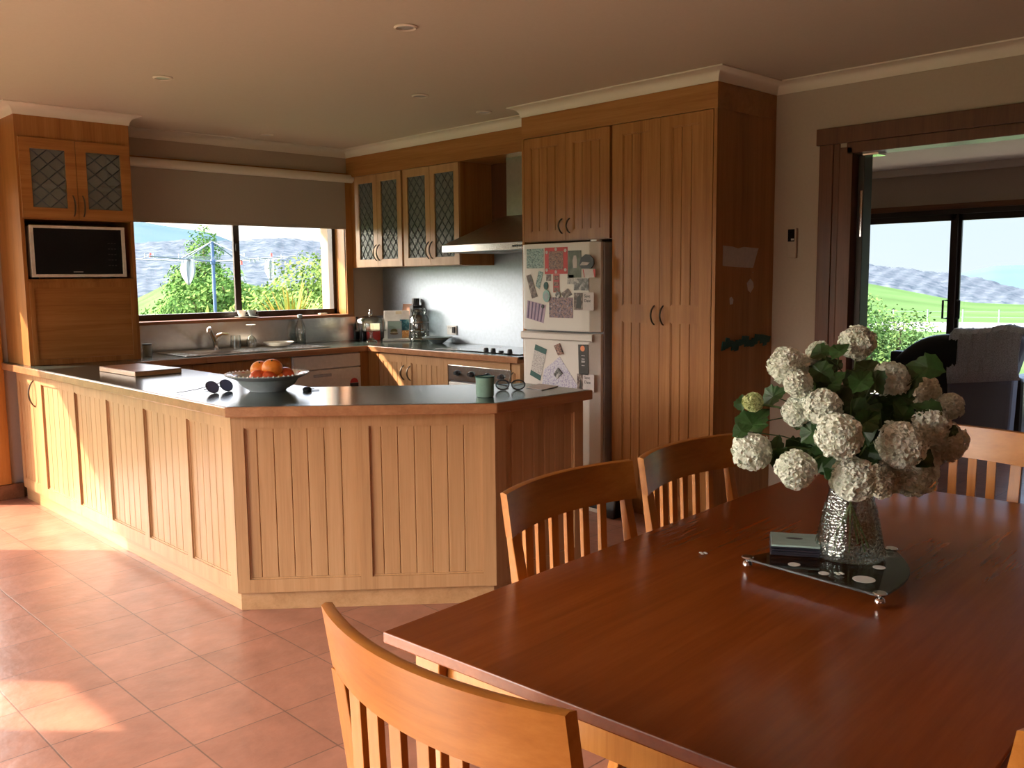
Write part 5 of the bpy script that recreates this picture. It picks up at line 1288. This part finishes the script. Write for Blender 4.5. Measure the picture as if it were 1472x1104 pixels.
def spiky(name, c, n, L, w, mat, label, cat, seed, droop=.5):
    rr = random.Random(seed); t = thing(name, c, label, cat)
    mb = MB()
    for i in range(n):
        a = rr.uniform(0, 2*PI); el = rr.uniform(.25, 1.35); l = L*rr.uniform(.7, 1.1); pts = []
        d = Vector((math.cos(a)*math.cos(el), math.sin(a)*math.cos(el), math.sin(el))); sd = Vector((-math.sin(a), math.cos(a), 0))
        row0, row1 = [], []
        for k in range(6):
            q = k/5; p = Vector(c)+d*l*q-Vector((0, 0, droop*l*q*q*(1.3-el*.8))); ww = w*(1-q)**.6
            row0.append(p-sd*ww); row1.append(p+sd*ww)
        mb.grid([row0, row1])
    mb.build('leaves', mat, t, recalc=False)
    return t
spiky('spiky_flax', (5.25, 8.95, .72), 110, .80, .020, 'flax', 'spiky orange and green plant outside the right pane', 'plant', 11)
spiky('spiky_flax', (5.95, 10.0, .72), 50, .8, .022, 'foliage_bright', 'spiky green plant rising behind the orange one', 'plant', 12)
spiky('fern_plant', (4.75, 10.0, .72), 36, .62, .04, 'foliage_bright', 'bright fern fronds at the bottom of the left pane', 'plant', 13, .7)
# planter bank carrying these plants
struct(MB().box(4.2, 6.6, 8.5, 10.4, -.35, .72), 'garden_bank', 'lawn')
# ---- rotary clothes hoist
HX, HY = 8.78, 17.97
t = thing('clothes_hoist', (HX, HY, -.45), 'rotary clothes hoist with wire lines standing on the lawn', 'clothes line')
MB().tube([(HX, HY, -.5), (HX, HY, 2.26)], .035, 10).build('post', 'hoist_blue', t, smooth=True)
MB().lathe([(.05, 0), (.06, .05), (.05, .10)], (HX, HY, 1.80), 12).build('hub', 'hoist_blue', t, smooth=True)
ends = []
for k in range(4):
    a = math.radians(28+90*k); e = Vector((HX+1.95*math.cos(a), HY+1.95*math.sin(a), 1.93)); ends.append(e)
    ar = MB().tube([(HX, HY, 1.85), e], .014, 6).build('arm', 'galvanised', t, smooth=True)
    m = Vector((HX, HY, 1.85)).lerp(e, .45)
    MB().tube([(HX, HY, 2.26), m], .012, 6).build('brace', 'galvanised', ar, smooth=True)
mb = MB()
for f in (1, .84, .68, .52):
    for k in range(4):
        p = Vector((HX, HY, 1.85)).lerp(ends[k], f); q = Vector((HX, HY, 1.85)).lerp(ends[(k+1) % 4], f)
        mb.tube([p, (p+q)/2-Vector((0, 0, .02)), q], .004, 4)
mb.build('wire_lines', 'galvanised', t)
def cloth(x, y, z, w, h, lab):
    p = Vector((x, y, z)); t = thing('hanging_cloth', p, lab, 'laundry', 'laundry on the hoist')
    rows = []
    for i in range(9):
        k = i/8; ww = w*(.75+.35*math.sin(PI*min(1, k*1.25)))*(1 if k < .7 else 1-(k-.7)*2.6)
        rows.append([(p.x+ww*(j/6-.5)*.8, p.y-ww*(j/6-.5)*.55+.03*math.sin(j*1.9+i*.3), p.z-h*k) for j in range(7)])
    MB().grid(rows).build('cloth', 'cloth_white', t, smooth=True, solid=.006, recalc=False)
cloth(8.089, 17.633, 1.896, .26, .52, 'white cloth hanging on the left side of the hoist')
cloth(10.083, 17.964, 1.919, .20, .46, 'white cloth hanging on the right side of the hoist')
PG = [(7.45, 18.129, 1.971), (7.534, 18.094, 1.984), (7.604, 18.065, 1.971), (8.032, 17.879, 1.956), (8.966, 17.429, 1.898), (9.096, 17.362, 1.827), (9.255, 17.277, 1.883), (9.327, 17.239, 1.869), (9.401, 17.199, 1.911), (9.62, 17.077, 1.98), (9.8, 16.974, 1.951), (9.162, 17.327, 1.982)]
for i, (x, y, z) in enumerate(PG):
    red = i in (1, 5, 9); p = Vector((x, y, z))
    o = MB().box(p.x-.018, p.x+.018, p.y-.01, p.y+.01, p.z-.05, p.z+.03).build('clothes_peg', 'peg_red' if red else 'cloth_white')
    tag(o, ('red' if red else 'white')+' clothes peg clipped on the hoist wire', 'peg', 'red pegs' if red else 'white pegs')
# roof eaves that shade the glass
struct(MB().box(-3, 10.6, 6.97, 7.65, 2.30, 2.46), 'eave_north', 'eave_paint')
struct(MB().box(-1.64, -1.30, -2.4, 6.97, 2.30, 2.46), 'eave_west', 'eave_paint')
struct(MB().box(9.97, 10.6, -2.4, 6.97, 2.35, 2.46), 'eave_east', 'eave_paint')
# dappling tree to the north-west
shrub('veranda_shrub', [(-4.5, 13.5, 3.2, 1.4, 1.0), (-2.2, 14.5, 2.6, .8, .7)], 500, .30, 'foliage', 'garden tree north-west of the house shading the glazed door', 'tree', (-4.0, 14, -.3), seed=8)
# ================================================================ light
sd = Vector((.95, -1, -.82)).normalized()
sl = bpy.data.lights.new('sun', 'SUN'); sl.energy = 19.0; sl.color = (1, .80, .60); sl.angle = math.radians(.6)
so = bpy.data.objects.new('sun', sl); C.objects.link(so); so.rotation_euler = sd.to_track_quat('-Z', 'Y').to_euler()
w = bpy.data.worlds.new('world'); bpy.context.scene.world = w; w.use_nodes = True; nt = w.node_tree
bg = nt.nodes['Background']; bg.inputs['Strength'].default_value = 6.0
tc = node(nt, 'ShaderNodeTexCoord'); sp = node(nt, 'ShaderNodeSeparateXYZ'); nt.links.new(tc.outputs['Generated'], sp.inputs[0])
r = ramp(nt, [(0.0, (.12, .11, .10)), (.49, (.15, .15, .14)), (.50, (.195, .225, .238)), (.545, (.185, .225, .248)), (.59, (.46, .64, .95)), (.75, (.58, .76, 1.0)), (1.0, (.42, .54, .80))])
mp = node(nt, 'ShaderNodeMath', operation='MULTIPLY_ADD'); mp.inputs[1].default_value = .5; mp.inputs[2].default_value = .5
nt.links.new(sp.outputs[2], mp.inputs[0]); nt.links.new(mp.outputs[0], r.inputs['Fac'])
cn = node(nt, 'ShaderNodeTexNoise', Scale=2.2, Detail=6.0); mpp = node(nt, 'ShaderNodeMapping'); mpp.inputs['Scale'].default_value = (1, 1, 3)
nt.links.new(tc.outputs['Generated'], mpp.inputs[0]); nt.links.new(mpp.outputs[0], cn.inputs['Vector'])
cr = ramp(nt, [(.45, (0, 0, 0)), (.7, (1, 1, 1))]); nt.links.new(cn.outputs['Fac'], cr.inputs['Fac'])
mx = node(nt, 'ShaderNodeMix', data_type='RGBA', blend_type='MULTIPLY'); mx.inputs[0].default_value = .05
nt.links.new(cr.outputs['Color'], mx.inputs[7]); nt.links.new(r.outputs['Color'], mx.inputs[6]); nt.links.new(mx.outputs[2], bg.inputs['Color'])
# extra warm glow added to the sky round the sun to brighten the rooms
vd = node(nt, 'ShaderNodeVectorMath', operation='DOT_PRODUCT'); vd.inputs[1].default_value = tuple(-sd)
nt.links.new(tc.outputs['Generated'], vd.inputs[0])
pw = node(nt, 'ShaderNodeMath', operation='MAXIMUM'); pw.inputs[1].default_value = 0; nt.links.new(vd.outputs['Value'], pw.inputs[0])
p2 = node(nt, 'ShaderNodeMath', operation='POWER'); p2.inputs[1].default_value = 2.3; nt.links.new(pw.outputs[0], p2.inputs[0])
p3 = node(nt, 'ShaderNodeMath', operation='MULTIPLY_ADD'); p3.inputs[1].default_value = 32; p3.inputs[2].default_value = 0
nt.links.new(p2.outputs[0], p3.inputs[0]); bg.inputs['Strength'].default_value = 5.2
gl = node(nt, 'ShaderNodeBackground', Color=(1, .87, .70, 1)); nt.links.new(p3.outputs[0], gl.inputs['Strength'])
# the glow fades below the horizon
hz = node(nt, 'ShaderNodeMapRange'); hz.inputs['From Min'].default_value = .0; hz.inputs['From Max'].default_value = .1
nt.links.new(sp.outputs[2], hz.inputs['Value']); hm = node(nt, 'ShaderNodeMath', operation='MULTIPLY')
nt.links.new(hz.outputs[0], hm.inputs[0]); nt.links.new(p3.outputs[0], hm.inputs[1]); nt.links.new(hm.outputs[0], gl.inputs['Strength'])
ads = node(nt, 'ShaderNodeAddShader'); wo = [n for n in nt.nodes if n.type == 'OUTPUT_WORLD'][0]
nt.links.new(bg.outputs[0], ads.inputs[0]); nt.links.new(gl.outputs[0], ads.inputs[1]); nt.links.new(ads.outputs[0], wo.inputs['Surface'])
# ================================================================ camera
yaw, pi_, ro = 0.7668718, 0.1147722, -0.0101724
f = Vector((math.sin(yaw)*math.cos(pi_), math.cos(yaw)*math.cos(pi_), -math.sin(pi_))); r_ = Vector((math.cos(yaw), -math.sin(yaw), 0)); u_ = r_.cross(f)
r2 = r_*math.cos(ro)+u_*math.sin(ro); u2 = -r_*math.sin(ro)+u_*math.cos(ro)
M = Matrix(((r2.x, u2.x, -f.x, 0), (r2.y, u2.y, -f.y, 0), (r2.z, u2.z, -f.z, 1.4388), (0, 0, 0, 1)))
cd_ = bpy.data.cameras.new('camera'); co = bpy.data.objects.new('camera', cd_); C.objects.link(co); co.matrix_world = M
cd_.sensor_width = 36; cd_.lens = 1313.25*36/1472; cd_.clip_start = .05; cd_.clip_end = 3000
sc = bpy.context.scene; sc.camera = co
sc.view_settings.view_transform = 'Standard'; sc.view_settings.look = 'None'; sc.view_settings.gamma = 1; sc.view_settings.exposure = -0.1
